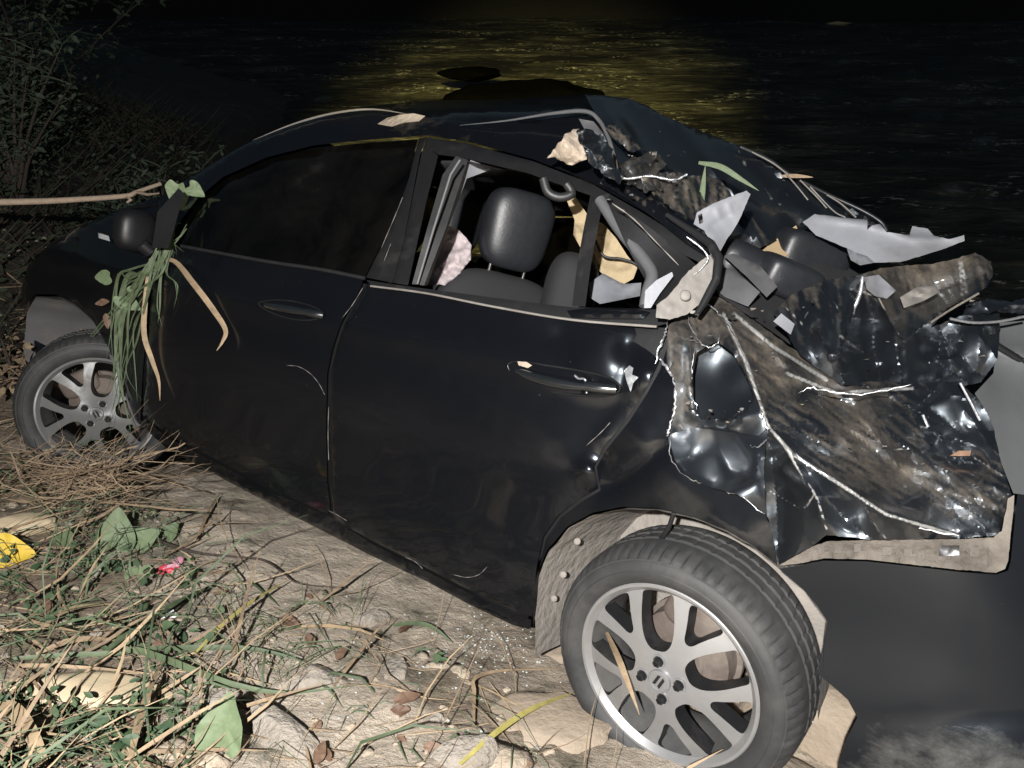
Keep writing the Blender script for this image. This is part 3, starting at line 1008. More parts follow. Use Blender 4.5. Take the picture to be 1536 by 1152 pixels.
# torn bright edges
EDGES = [([(1002, 478), (998, 500), (990, 520), (984, 545)], .0065, .012), ([(990, 538), (1004, 556), (1013, 580), (1011, 615), (1004, 640), (1000, 655)], .0055, .012),
         ([(1042, 528), (1037, 560), (1038, 590), (1047, 614)], .0045, .0), ([(1030, 470), (1040, 500), (1058, 520), (1074, 517), (1080, 502)], .0028, -.01), ([(1082, 468), (1100, 500), (1120, 545), (1137, 600), (1152, 642)], .0038, .03),
         ([(1142, 618), (1150, 640), (1166, 655), (1194, 682), (1250, 722), (1300, 754)], .0042, .052), ([(1300, 754), (1328, 776), (1380, 793), (1440, 803)], .0028, .045),
         ([(1150, 642), (1152, 655), (1140, 668), (1126, 671)], .0055, .03), ([(1003, 655), (1008, 690), (1028, 714), (1056, 727)], .0024, .02), ([(1090, 738), (1114, 746), (1146, 772)], .0026, .03),
         ([(1196, 590), (1215, 582), (1240, 586), (1290, 592), (1365, 578)], .0026, .0), ([(1238, 796), (1262, 794), (1300, 808)], .0026, .03), ([(1052, 446), (1075, 468), (1098, 486)], .0028, -.04),
         ([(1005, 512), (1008, 500), (1030, 508), (1052, 515)], .0022, .01)]
for pl, r_, off in EDGES:
    q = [onS(x, y, off) for x, y in smooth_line(pl, 7)]
    rr = [r_ * 0.6 * max(.12, 0.75 + 1.5 * fbm(x * 40, 2)) * min(1, 0.25 + i / 4, 0.25 + (len(q) - 1 - i) / 4) for i, x in enumerate(q)]
    q = [p + np.array([random.uniform(-1, 1) * .0022 for _ in range(3)]) for p in q]
    tube('torn_edge', q, rr, MAT['bare'], car, 7, True, .5)

# flange between body and bumper, with its clips
fl = panel('bumper_flange', [(1166, 849), (1190, 836), (1216, 821), (1240, 812), (1300, 810), (1440, 809), (1490, 806), (1503, 796), (1512, 748), (1522, 742), (1512, 842), (1508, 853), (1494, 859), (1440, 855),
                             (1380, 848), (1300, 839), (1235, 838), (1200, 845)], MAT['flange'], car, step=6, thick=0.01, off=0.004,
           ridges=[([(1190, 842), (1235, 828), (1300, 827), (1440, 838), (1495, 846)], -0.012, 5)] + [([(x, 812), (x + 2, 850)], -0.007, 1.6) for x in (1212, 1224, 1247, 1270, 1301, 1318, 1345, 1378, 1408, 1446, 1478)], nz=[(0.008, 20, False), (.006, 60, True)], jag=.8, angle=60)
for (x, y, w, h) in [(1232, 824, 9, 14), (1258, 822, 12, 16), (1286, 822, 10, 12), (1330, 827, 14, 12), (1362, 829, 12, 12), (1394, 830, 12, 12), (1424, 826, 30, 16), (1462, 828, 14, 14)]:
    panel('clip', [(x - w / 2, y - h / 2), (x + w / 2, y - h / 2), (x + w / 2, y + h / 2), (x - w / 2, y + h / 2)], MAT['flange'] if w < 20 else MAT['trimblack'], fl, off=0.007, step=5, thick=0.008, nz=[(.006, 40, True)])

bp = panel('rear_bumper', [(1168, 853), (1200, 848), (1235, 841), (1300, 842), (1380, 851), (1440, 858), (1494, 862), (1512, 856), (1516, 842), (1526, 742), (1640, 742), (1640, 1300), (1400, 1310), (1262, 1300), (1256, 1152), (1268, 1112), (1286, 1076), (1272, 1050), (1250, 1030),
                           (1226, 1010), (1241, 932), (1225, 908), (1205, 884)], MAT['bumper'], car, step=16, thick=0.012,
           ctrl=[(1200, 860, .0), (1230, 950, -.015), (1350, 950, .0), (1500, 950, -.01), (1620, 950, -.06), (1300, 1060, .005), (1500, 1060, -.005), (1300, 1150, .022), (1500, 1150, .02), (1300, 1280, .03), (1500, 1280, .03), (1600, 760, -.06), (1540, 760, -.02)],
           ridges=[([(1230, 1085), (1350, 1078), (1450, 1070), (1640, 1078)], -.006, 16)], nz=[(0.003, 4, False)],
           dctrl=[(1250, 900, .12), (1400, 900, .12), (1400, 1000, .16), (1250, 1050, .12), (1500, 1050, .12), (1300, 1100, .50), (1500, 1095, .50), (1300, 1280, .95), (1500, 1280, .95), (1550, 800, .1)])  # lower band: dust, with the broad flash sheen painted in through its mask

# arch liners: tunnel plus inner wall
def tunnel(name, pl, mat, inward, grow, hubY, cen):
    pts = [onS(x, y, -0.008) for x, y in densify(pl, 10, False)]
    V = []; Fc = []
    K = 6
    for p in pts:
        for k in range(K + 1):
            u = k / K
            q = p + np.array([0, -inward * u, 0])
            d = np.array([p[0] - cen[0], 0, p[2] - cen[1]])
            q = q + d * (grow * u) + np.array([0, 0, .0])
            n_ = 0.006 * fbm(q * 14, 3)
            V.append(q + d * n_ * 3)
    for i in range(len(pts) - 1):
        for k in range(K):
            a = i * (K + 1) + k
            Fc.append((a, a + 1, a + K + 2, a + K + 1))
    ci = len(V)
    V.append(np.array([cen[0], hubY, cen[1]]))
    for i in range(len(pts) - 1):
        Fc.append((i * (K + 1) + K, ci, (i + 1) * (K + 1) + K))
    return mesh_obj(name, V, Fc, mat, car, True, 50)
tunnel('wheel_arch_liner', [(803, 985), (803, 942), (801, 905), (808, 862), (824, 826), (853, 792), (890, 771), (935, 763), (985, 765), (1040, 778), (1090, 798), (1130, 822), (1166, 850), (1206, 884), (1238, 930), (1232, 1010), (1226, 1080)],
       MAT['liner'], 0.34, -0.10, 0.50, (-.04, .25))
for (x, y) in [(866, 812), (831, 898), (845, 862)]:
    superbox('bolt', (.009, .009, .005), MAT['liner'], car, (np.c_[M[0], M[1], M[2]], atd(x, y, tS(x, y) + .05)), e=2.3, seg=8)
tube('brake_pipe', [atd(1012, 765, 1.80), atd(1004, 790, 1.82), atd(990, 812, 1.86)], .006, MAT['trimblack'], car)
tunnel('wheel_arch_liner', [(36, 600), (35, 530), (40, 470), (54, 445), (85, 445), (112, 459), (138, 484), (160, 524), (177, 563), (190, 602), (200, 640)], MAT['linerdark'], 0.30, -0.06, 0.5, (2.45, .30))


# ------------------------------------------------------------------ wheels
def wheel(hub, nrm, ref_px, label, AL):
    nrm = np.array(nrm, float); nrm /= np.linalg.norm(nrm)
    d = rayc(*ref_px)
    q = CC + d * (((hub - CC) @ nrm) / (d @ nrm))
    e1 = q - hub; e1 -= nrm * (e1 @ nrm); e1 /= np.linalg.norm(e1)
    e3 = np.cross(e1, nrm)
    w = empty('wheel', (0, 0, 0), car)
    mt = np.c_[e1, nrm, e3]
    w.matrix_local = Matrix(((*mt[0], hub[0]), (*mt[1], hub[1]), (*mt[2], hub[2]), (0, 0, 0, 1)))
    w['label'] = label
    prof = [(.214, -.19), (.224, -.198), (.25, -.206), (.28, -.202), (.298, -.19), (.306, -.172), (.3085, -.160), (.3085, -.148), (.302, -.147), (.302, -.138), (.3095, -.137), (.310, -.114), (.303, -.113), (.303, -.103), (.310, -.102),
            (.310, -.078), (.303, -.077), (.303, -.067), (.3095, -.066), (.3085, -.046), (.307, -.036), (.304, -.020), (.298, -.005), (.294, .001), (.288, .007), (.284, .0075), (.282, .010), (.270, .0150), (.262, .0155), (.260, .0175), (.252, .0170), (.246, .0145),
            (.240, .012), (.232, .005), (.226, -.002), (.222, -.008)]
    SEG = 264
    def sip(i, q, r):
        if i in (20, 21, 22, 23) and q % 4 == 0: return r - .0055
        if i in (5, 6, 7) and q % 4 == 2: return r - .005
        if i in (10, 11, 14, 15) and q % 6 == 1: return r - .0035
        return r
    lathe('tyre', prof, MAT['rubber'], w, SEG, sip, 32)
    lathe('rim_barrel', [(.226, -.004), (.2275, .002), (.225, .0045), (.219, .004), (.214, -.001), (.206, -.010), (.203, -.03), (.198, -.07), (.190, -.10), (.192, -.15), (.214, -.185), (.216, -.19)], None, w, 96, None, 30,
          [1, 1, 1, 1, 1, 0, 0, 0, 0, 0, 0], [MAT['barrel'], AL])
    # spoke face: disc with five wide and five narrow windows
    def polar(r, deg):
        return (r * math.cos(R(deg)), r * math.sin(R(deg)))
    holes = []
    for k in range(5):
        c = 72 * k
        half = [(.120, 0), (.126, 4.8), (.147, 7.8), (.170, 10.4), (.188, 12.2), (.199, 12.6), (.205, 10.6), (.207, 0)]
        pts = [polar(r, c + a) for r, a in half] + [polar(r, c - a) for r, a in half[-2:0:-1]]
        holes.append([tuple(p) for p in smooth_line(pts, 3, True)])
        c = 72 * k + 36
        half = [(.070, 0), (.074, 13), (.087, 19), (.105, 20.2), (.130, 18.4), (.160, 15.2), (.188, 12.4), (.199, 11.5), (.205, 9.2), (.207, 0)]
        pts = [polar(r, c + a) for r, a in half] + [polar(r, c - a) for r, a in half[-2:0:-1]]
        holes.append([tuple(p) for p in smooth_line(pts, 3, True)])
    ring = [polar(.216, 3.0 * k) for k in range(120)]
    V2, F2 = tri_poly(ring, .010, holes)
    rr = np.linalg.norm(V2, axis=1)
    dish = -.012 + .034 * (1 - np.clip(rr / .21, 0, 1) ** 1.8)
    n = len(V2)
    front = np.c_[V2[:, 0], dish, V2[:, 1]]
    # flanks lean inwards: the back of a spoke is wider than its face
    back = front.copy(); back[:, 1] -= .046
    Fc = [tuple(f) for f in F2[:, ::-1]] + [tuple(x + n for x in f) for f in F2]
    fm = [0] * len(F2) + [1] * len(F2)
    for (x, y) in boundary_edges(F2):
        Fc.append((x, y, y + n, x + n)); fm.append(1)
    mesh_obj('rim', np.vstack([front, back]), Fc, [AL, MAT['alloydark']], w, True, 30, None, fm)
    # lug bolts and hub cap
    for k in range(4):
        a = R(45 + 90 * k + 10)
        c = np.array([.047 * math.cos(a), .0205, .047 * math.sin(a)])
        o = lathe('lug_bolt', [(.0135, -.012), (.0135, .002), (.0105, .0022), (.0100, .0135), (.0085, .016), (.0055, .016), (.005, .010), (.0001, .010)], MAT['alloydark'], w, 6, None, 20)
        o.location = c
        lathe('bolt_seat', [(.0165, 0.0), (.0165, .0018), (.0135, .0018), (.0128, -.004)], AL, w, 20).location = c + np.array([0, .001, 0])
    cap = lathe('hub_cap', [(r_, a_ + .047) for r_, a_ in [(.027, -.028), (.0275, -.020), (.0262, -.0172), (.0235, -.0166), (.0225, -.0185), (.0001, -.0180)]], AL, w, 40)
    # emblem: two split bars across a sunken disc
    for sx in (-1, 1):
        V = [(-.016, -.0178, sx * .010), (.012, -.0178, sx * .010), (.016, -.0178, sx * .003), (-.012, -.0178, sx * .003)]
        V = [(x, y + .047, z) for x, y, z in V]
        V = V + [(x, y + .0016, z) for x, y, z in V]
        mesh_obj('emblem', V, [(0, 1, 2, 3), (4, 7, 6, 5), (0, 4, 5, 1), (1, 5, 6, 2), (2, 6, 7, 3), (3, 7, 4, 0)], MAT['alloydark'], w, False)
    # brake parts behind the spokes
    lathe('brake_drum', [(.020, -.075), (.055, -.072), (.062, -.080), (.105, -.088), (.116, -.095), (.118, -.14), (.130, -.145), (.130, -.160)], MAT['rust'], w, 48, None, 30)
    tube('suspension_arm', [(.11, -.15, .02), (.02, -.17, .07), (-.12, -.19, .05), (-.2, -.2, .02)], .03, MAT['rust'], w)
    superbox('caliper', (.05, .03, .075), MAT['rust'], w, (np.eye(3), np.array([.115, -.10, -.03])), e=4, seg=10)
    return w
HUB_R = np.array([-.040, .789, .183])
HUB_F = CC + rayc(146, 618) * 3.20
wheel(HUB_R, (.037, .978, -.205), (1075, 908), 'rear wheel, dropped and leaning out of its dusty arch', MAT['alloy'])
wheel(HUB_F, (-.78, .58, -.12), (108, 554), 'front wheel, turned hard towards the back of the car', MAT['alloydim'])

# ------------------------------------------------------------------ upper body
panel('front_window', [(262, 366), (275, 335), (300, 302), (335, 270), (400, 240), (470, 222), (560, 213), (627, 209), (612, 268), (590, 332), (548, 414), (480, 402), (400, 389), (300, 371)], MAT['tint'], car, off=-0.018, step=22, thick=0.004, dirt=0.1)
panel('door_pillar_trim', [(549, 416), (590, 334), (613, 268), (628, 208), (640, 206), (630, 232), (606, 360), (588, 424)], MAT['trimblack'], car, off=0.0, step=14, thick=0.02)
RAILTOP = [(236, 298), (262, 280), (310, 250), (370, 215), (440, 186), (520, 165), (560, 166), (600, 172), (640, 176), (720, 185), (800, 178), (880, 169), (900, 182), (916, 210), (926, 240), (938, 268)]
rs = panel('roof_side_rail', RAILTOP + [(990, 300), (1040, 335), (1070, 368), (1066, 384), (1040, 364), (960, 314), (890, 274), (800, 239), (700, 212), (640, 203), (560, 209), (470, 218), (400, 236), (335, 265), (296, 298), (268, 335), (250, 368), (236, 372), (232, 340)],
           MAT['paint'], car, step=9, thick=0.012,
           ctrl=[(250, 330, 0), (400, 225, 0), (560, 190, 0), (640, 190, .0), (760, 205, -.02), (880, 180, -.05), (900, 230, -.03), (940, 290, .0), (1060, 375, .0), (800, 235, .005), (520, 170, -.01)],
           ridges=[([(430, 228), (560, 196), (632, 192), (720, 204), (800, 222), (900, 262), (1000, 322)], .010, 7)], nz=[(0.008, 7, False), (.003, 25, False)],
           dctrl=[(250, 330, .15), (400, 220, .15), (560, 180, .30), (600, 178, .5), (760, 205, .25), (860, 210, .3), (960, 300, .4), (1060, 375, .5)])
panel('roof', [(340, 232), (400, 202), (470, 176), (510, 166), (560, 158), (640, 151), (720, 150), (800, 146), (880, 141), (940, 147), (975, 160), (1010, 205), (1010, 262), (960, 268), (926, 240), (916, 210), (900, 186), (880, 172), (800, 181), (720, 188), (640, 180), (560, 170), (520, 169), (440, 190), (370, 219)],
      MAT['paint'], car, depth=lambda x, y: tY(x, y, np.interp(y - np.interp(x, [340, 520, 640, 880, 1010], [232, 168, 178, 168, 262]), [-30, 0, 30], [.18, .50, .56])), step=10, thick=0.01,
      nz=[(0.02, 4, False), (0.006, 14, False)], dctrl=[(400, 200, .4), (600, 165, .45), (720, 165, .3), (860, 155, .25), (980, 220, .4)])
tube('roof_seal', [onS(x, y, .004) for x, y in smooth_line([(690, 188), (760, 181), (830, 170), (878, 167), (898, 180), (912, 205), (922, 240), (926, 262)], 5)], [.006 * min(1, .1 + i / 14) for i in range(36)], MAT['greydark'], car)
tube('roof_seal', [onS(x, y, .006) for x, y in smooth_line([(380, 210), (440, 186), (500, 170), (560, 164), (622, 173)], 5)], [.004 * min(1, .1 + i / 8, .1 + (20 - i) / 8) for i in range(21)], MAT['dustmetal'], car)
# paint scraped off the roof edge
panel('scraped_patch', [(566, 186), (580, 177), (600, 172), (620, 170), (638, 174), (628, 182), (606, 184), (588, 190)], MAT['insul'], car, off=.006, step=6, thick=.004, nz=[(.006, 30, True)], dirt=.6)
# window frame bars of the rear door
panel('window_frame', [(588, 424), (606, 362), (632, 232), (640, 206), (646, 222), (657, 234), (640, 300), (612, 428)], MAT['trimblack'], car, off=.004, step=9, thick=.02)
panel('window_frame', [(640, 206), (700, 215), (800, 242), (890, 277), (960, 317), (1040, 367), (1066, 388), (1058, 398), (1026, 382), (950, 331), (885, 293), (790, 259), (690, 236), (657, 232), (646, 222)], MAT['trimblack'], car, off=.008, step=9, thick=.02,
      ridges=[([(650, 218), (700, 226), (800, 252), (890, 286), (960, 326), (1050, 384)], .006, 4)])
panel('window_frame', [(858, 459), (866, 395), (876, 340), (886, 291), (906, 297), (896, 345), (886, 400), (878, 460)], MAT['trimblack'], car, off=.002, step=8, thick=.02)
panel('window_sill', [(549, 420), (600, 428), (700, 441), (790, 453), (860, 461), (920, 462), (985, 464), (1003, 470), (1002, 485), (985, 489), (900, 484), (860, 479), (780, 467), (700, 450), (600, 436), (560, 430)], MAT['trimblack'], car, off=.010, step=8, thick=.025,
      ridges=[([(560, 427), (700, 445), (860, 470), (985, 477)], .006, 5)])
panel('window_sill_edge', [(850, 466), (890, 461), (950, 462), (975, 468), (965, 478), (900, 478), (856, 475)], MAT['paint'], car, off=.024, step=6, thick=.012, ridges=[([(850, 470), (975, 471)], .016, 8)])
tube('belt_moulding', [onS(x, y, .006) for x, y in smooth_line([(272, 369), (400, 392), (480, 404), (546, 417)], 5)], .006, MAT['seal'], car)
tube('belt_moulding', [onS(x, y, .016) for x, y in smooth_line([(556, 429), (640, 440), (740, 460), (860, 480), (985, 490)], 5)], .0032, MAT['dustmetal'], car)
# inner door edge and pillar behind the window
plate('pillar_seal', [(618, 426, 2.12), (636, 428, 2.12), (668, 345, 2.16), (702, 240, 2.22), (684, 234, 2.22), (664, 262, 2.2), (640, 345, 2.15)], MAT['seal'], car, thick=.02, step=9, nz=[(.004, 12, False)])
tube('pillar_seal', [atd(x, y, 2.10) for x, y in [(626, 426), (650, 345), (676, 262), (690, 240)]], .0035, MAT['greydark'], car)
plate('pillar_trim', [(632, 428, 2.20), (641, 428, 2.21), (671, 345, 2.25), (700, 268, 2.29), (740, 253, 2.32), (706, 240, 2.28), (690, 262, 2.26), (660, 345, 2.22)], MAT['greytrim'], car, thick=.01, step=9)
plate('headliner', [(690, 238, 2.25), (745, 252, 2.25), (830, 268, 2.35), (850, 282, 2.6), (760, 262, 2.8), (708, 268, 2.9)], MAT['greydark'], car, thick=.01)

# dusty inner end of the broken rear pillar
plate('broken_pillar', [(984, 476, 1.72), (985, 458, 1.73), (1006, 440, 1.74), (1030, 410, 1.76), (1052, 390, 1.77), (1066, 382, 1.78), (1076, 400, 1.78), (1072, 425, 1.77), (1052, 455, 1.75), (1028, 472, 1.73), (1004, 480, 1.72)], MAT['dustmetal'], car, thick=.02, step=4, facets=[(18, .006, 44, -.7, 2.0, 0)], jag=1.2, nz=[(.006, 14, False), (.005, 40, True)])
superbox('bolt', (.012, .012, .006), MAT['dustmetal'], car, (np.c_[M[0], M[1], M[2]], atd(1028, 443, 1.72)), e=2.3, seg=8)
tube('pillar_lip', [atd(x, y, t) for x, y, t in [(1000, 322, 1.84), (1040, 348, 1.80), (1066, 366, 1.76), (1078, 388, 1.73), (1074, 420, 1.72), (1058, 450, 1.71), (1046, 470, 1.7)]], [.006, .009, .011, .011, .010, .009, .006], MAT['trimblack'], car)
tube('torn_edge', [atd(x, y, 1.76) for x, y in smooth_line([(1030, 355), (1052, 372), (1062, 388), (1050, 405), (1040, 412)], 4)], [.001, .002, .003, .002, .003, .0015, .002, .003, .002, .003, .0015, .002, .0015, .001, .0015, .001, .0005], MAT['bare'], car)
# rail from the window frame down the crushed rear pillar
panel('rear_pillar', [(938, 262), (990, 295), (1036, 330), (1066, 362), (1060, 385), (1030, 366), (985, 330), (930, 292), (900, 275), (906, 262)], MAT['paint'], car, off=.02, step=7, thick=.02,
      ridges=[([(910, 268), (985, 312), (1060, 372)], .022, 10)], facets=[(40, .010, 23, .65, 4.0, 14)], streak=(.65, 60, 4, .8), nz=[(.004, 30, True)], dirt=.36)
plate('quarter_glass', [(908, 296, 1.98), (960, 330, 1.92), (1022, 378, 1.86), (1050, 402, 1.82), (1010, 436, 1.82), (990, 458, 1.82), (962, 455, 1.86), (968, 420, 1.88), (940, 370, 1.92)], MAT['innersheet'], car, thick=.006, step=12)
tube('quarter_seal', [atd(x, y, t) for x, y, t in smooth_line([(900, 300, 2.02), (930, 345, 1.96), (965, 388, 1.90), (978, 412, 1.87), (972, 436, 1.85), (968, 460, 1.84)], 4)], .015, MAT['greydark'], car, 10)
tube('torn_edge', [atd(x, y, 1.83) for x, y in smooth_line([(918, 305), (950, 328), (985, 364), (1018, 398)], 4)], [.0004 + .0014 * abs(math.sin(i * 2.1)) for i in range(13)], MAT['dustmetal'], car)
plate('pillar_bracket', [(968, 436, 1.80), (985, 420, 1.80), (1008, 408, 1.80), (1010, 414, 1.80), (990, 440, 1.80), (976, 462, 1.80), (966, 462, 1.80)], MAT['greytrim'], car, thick=.006, step=6)

# mirror
mi = superbox('door_mirror', (.05, .075, .078), MAT['innersheet'], car, (np.eye(3), onS(202, 346, .09)), e=2.8, seg=20)
panel('turn_signal', [(147, 349), (163, 354), (165, 362), (148, 357)], MAT['indicator'], mi, off=.14, step=6, thick=.01)
tube('mirror_stalk', [onS(226, 378, -.01), onS(212, 366, .06)], .025, MAT['trimblack'], mi)
plate('mirror_triangle', [(228, 372, 2.72), (236, 318, 2.74), (268, 282, 2.76), (276, 290, 2.75), (262, 340, 2.72), (252, 372, 2.7)], MAT['trimblack'], car, thick=.008)

# door handles
def handle(parent, pts, cup, bright, lab):
    c = [onS(x, y, .004) for x, y in smooth_line(cup, 4, True)]
    c.append(c[0])
    cupo = panel('handle_cup', [tuple(p) for p in smooth_line(cup, 4, True)], MAT['paint'], parent, off=.003, step=7, thick=.004, dirt=.25,
                 ctrl=[(x, y, .0) for x, y in cup] + [(sum(p[0] for p in cup) / len(cup), sum(p[1] for p in cup) / len(cup), -.02)])
    tube('cup_edge', c, .0028, MAT['trimblack'], cupo, 6)
    q = [onS(x, y, o) for x, y, o in smooth_line([np.array(p) for p in pts], 5)]
    n = len(q)
    tube('door_handle', q, [.0075 + .0055 * math.sin(math.pi * i / (n - 1)) ** .6 for i in range(n)], MAT['mirrorshell'], parent, 10, True, .7)
    q = [onS(x, y, o) for x, y, o in smooth_line([np.array(p) for p in bright], 4)]
    tube('handle_tip', q, .0125, MAT['mirrorshell'], parent, 10)
handle(fd, [(398, 458, .02), (420, 462, .04), (445, 466, .042), (462, 469, .038)], [(388, 456), (410, 450), (440, 452), (470, 460), (484, 470), (478, 478), (450, 480), (415, 472)], [(460, 468, .050), (473, 471, .042), (485, 473, .022)], '')
handle(rd, [(775, 556, .01), (800, 566, .03), (840, 576, .042), (878, 581, .04)], [(762, 548), (780, 542), (820, 548), (870, 556), (912, 566), (930, 580), (920, 592), (880, 594), (820, 586), (778, 568)], [(878, 579, .046), (900, 582, .040), (924, 584, .022)], '')
panel('handle_scuff', [(776, 542), (790, 543), (798, 548), (792, 552), (778, 548)], MAT['insul'], rd, off=.012, step=6, thick=.004)
tube('handle_catch', [onS(x, y, .02) for x, y in smooth_line([(862, 563), (868, 568), (878, 570), (880, 590)], 4)], .003, MAT['bare'], rd)
# bare scratches
for pl in ([(430, 548), (448, 550), (465, 560), (478, 575), (487, 592)], [(493, 610), (492, 650), (493, 690)], [(680, 862), (700, 866), (718, 862), (731, 850)], [(608, 836), (622, 842), (634, 853)], [(493, 766), (505, 772), (520, 781)], [(514, 476), (528, 458), (544, 432)],
           [(572, 372), (590, 330), (604, 296)], [(576, 392), (586, 366)], [(880, 668), (900, 650), (915, 634)], [(850, 470), (985, 486)]):
    q = [onS(x, y, .0068) for x, y in smooth_line(pl, 5)]
    tube('scratch', q, [.0003 + .0008 * abs(math.sin(i * 2.3)) ** 2 for i in range(len(q))], MAT['dustmetal'], car, 5)
panel('chipped_patch', [(936, 556), (944, 548), (950, 552), (948, 562), (958, 566), (950, 574), (946, 588), (940, 572)], MAT['bare'], rd, off=.012, step=5, thick=.003, nz=[(.006, 40, True)])

# hood, nose and far side so that the car is whole
def grid_sheet(name, rows, mat, parent, sub=6, nz=0.0, attr=None, thick=0.008):
    rows = [smooth_line(r, sub) for r in rows]
    G = np.array([smooth_line([r[i] for r in rows], sub) for i in range(len(rows[0]))])
    a, b = G.shape[:2]
    P = G.reshape(-1, 3)
    if nz:
        P = np.array([p + nz * np.array([fbm(p * 4, 3), fbm(p * 4 + 7, 3), fbm(p * 4 + 13, 3)]) for p in P])
    I = np.arange(a * b).reshape(a, b)
    F = np.stack([I[:-1, :-1], I[:-1, 1:], I[1:, 1:], I[1:, :-1]], -1).reshape(-1, 4)
    o = mesh_obj(name, P, F, mat, parent, True, 50, {'dirt': np.full(len(P), .2)})
    s = o.modifiers.new('s', 'SOLIDIFY'); s.thickness = thick; s.offset = 0
    return o
def P3(px, py, off): return onS(px, py, off)
h0 = [P3(238, 300, 0), P3(180, 317, -.01), P3(120, 341, -.015), P3(75, 369, -.02), P3(42, 400, -.03)]
far = [p * np.array([1, -1, 1]) + np.array([0, 0, -.06]) for p in h0]
midr = [(a + b) / 2 + np.array([0, 0, .0]) for a, b in zip(h0, far)]
grid_sheet('hood', [h0, midr, far], MAT['paint'], car, 5, .02)
ap = [P3(240, 300, -.01), P3(310, 251, -.02), P3(440, 188, -.03)]
apf = [p * np.array([1, -1, 1]) + np.array([0, 0, -.08]) for p in ap]
grid_sheet('windscreen', [ap, [(a + b) / 2 + np.array([.1, 0, .0]) for a, b in zip(ap, apf)], apf], MAT['tint'], car, 5, .0, None, .005)
grid_sheet('nose', [[h0[-1], midr[-1], far[-1]], [h0[-1] + np.array([.04, -.05, -.22]), midr[-1] + np.array([.15, 0, -.22]), far[-1] + np.array([.04, .05, -.22])],
                    [h0[-1] + np.array([-.05, -.06, -.45]), midr[-1] + np.array([.08, 0, -.45]), far[-1] + np.array([-.05, .06, -.45])]], MAT['paint'], car, 5, .03)
grid_sheet('far_side', [[(-.1, -.80, .20), (.8, -.82, .2), (2.1, -.80, .2)], [(-.1, -.84, .55), (.8, -.84, .55), (2.1, -.8, .55)], [(-.1, -.80, .95), (.8, -.8, .93), (2.1, -.76, .9)]], MAT['paint'], car, 5)
grid_sheet('far_door_trim', [[(.0, -.70, .20), (.8, -.70, .2), (2.1, -.70, .2)], [(.0, -.70, .55), (.8, -.7, .55), (2.1, -.7, .55)], [(.0, -.70, .95), (.8, -.7, .93), (2.1, -.68, .9)]], MAT['carpet'], car, 4)
grid_sheet('far_window', [[(.05, -.74, .95), (.8, -.74, .93), (2.0, -.72, .9)], [(.25, -.64, 1.2), (.8, -.64, 1.2), (1.7, -.62, 1.15)], [(.4, -.56, 1.36), (.8, -.56, 1.38), (1.3, -.55, 1.34)]], MAT['tint'], car, 4, 0, None, .005)
grid_sheet('cabin_floor', [[(.5, .70, .28), (1.2, .72, .24), (2.0, .70, .24)], [(.5, 0, .26), (1.2, 0, .26), (2.0, 0, .24)], [(.5, -.7, .26), (1.2, -.7, .24), (2.0, -.7, .24)]], MAT['carpet'], car, 4)
grid_sheet('dashboard', [[(2.0, .68, .30), (2.0, 0, .30), (2.0, -.68, .3)], [(1.75, .68, .72), (1.75, 0, .72), (1.75, -.68, .72)], [(2.05, .68, .92), (2.05, 0, .94), (2.05, -.68, .92)]], MAT['carpet'], car, 5)
grid_sheet('roof_lining', [[(.35, .50, 1.33), (1.0, .52, 1.37), (1.55, .50, 1.33)], [(.35, 0, 1.35), (1.0, 0, 1.40), (1.55, 0, 1.36)], [(.35, -.5, 1.33), (1.0, -.52, 1.36), (1.55, -.5, 1.33)]], MAT['seatcloth'], car, 4, .01)
grid_sheet('far_roof', [[(.35, .42, 1.37), (1.0, .46, 1.42), (1.6, .42, 1.37)], [(.35, 0, 1.37), (1.0, 0, 1.425), (1.6, 0, 1.385)], [(.35, -.55, 1.34), (1.0, -.58, 1.37), (1.6, -.55, 1.33)]], MAT['paint'], car, 4, .012)

# seats
def frame_at(px, py, t, tilt=0.0, yaw=0.0):
    """axes: x across (image right), y towards the far side, z up along the car's own up, tilted"""
    z = np.array([math.sin(tilt), 0, math.cos(tilt)])
    x = np.array([-math.sin(yaw), -math.cos(yaw), 0.0])
    x = x - z * (x @ z); x /= np.linalg.norm(x)
    y = np.cross(z, x)
    return (np.c_[x, y, z], atd(px, py, t))
def seat(px, py, t, hw, yaw, lab):
    A, O = frame_at(px, py, t, -.12, yaw)
    hr = superbox('headrest', (hw, .055, .125), MAT['leather'], car, (A, O), e=3.6, seg=26, shape=lambda p: p * np.array([1 + .5 * p[2], 1, 1]) + np.array([0, .25 * p[0] ** 2 * 4, 0]))
    B = O + A @ np.array([0, .01, -.44])
    sb = superbox('seat_back', (.235, .075, .30), MAT['seatcloth'], car, (A, B), e=3.2, seg=26, nzamp=.02, nzs=5)
    for s in (-1, 1):
        tube('headrest_post', [O + A @ np.array([s * .06, 0, -.10]), O + A @ np.array([s * .06, .005, -.18])], .006, MAT['chrome'], hr)
    superbox('seat_cushion', (.24, .24, .09), MAT['seatcloth'], car, (A, B + A @ np.array([0, -.22, -.34])), e=3.2, seg=16)
    return hr
seat(776, 346, 2.50, .112, .55, '')
seat(690, 330, 3.12, .10, .35, '')
superbox('rear_seat_side', (.075, .09, .13), MAT['seatcloth'], car, frame_at(852, 446, 2.30, -.1, .9), e=3, seg=18, nzamp=.05)
# airbag hanging in the front
plate('airbag', [(634, 428, 2.42), (640, 405, 2.44), (652, 345, 2.5), (664, 333, 2.5), (688, 346, 2.5), (708, 368, 2.5), (706, 390, 2.5), (690, 410, 2.47), (668, 428, 2.44)], MAT['airbag'], car, thick=.012, step=3, facets=[(46, .026, 41, -.5, 2.2, 0), (90, .008, 42, -.3, 2.0, 0)], jag=1.5,
      nz=[(.022, 22, True), (.012, 55, True), (.03, 8, False)], angle=80)
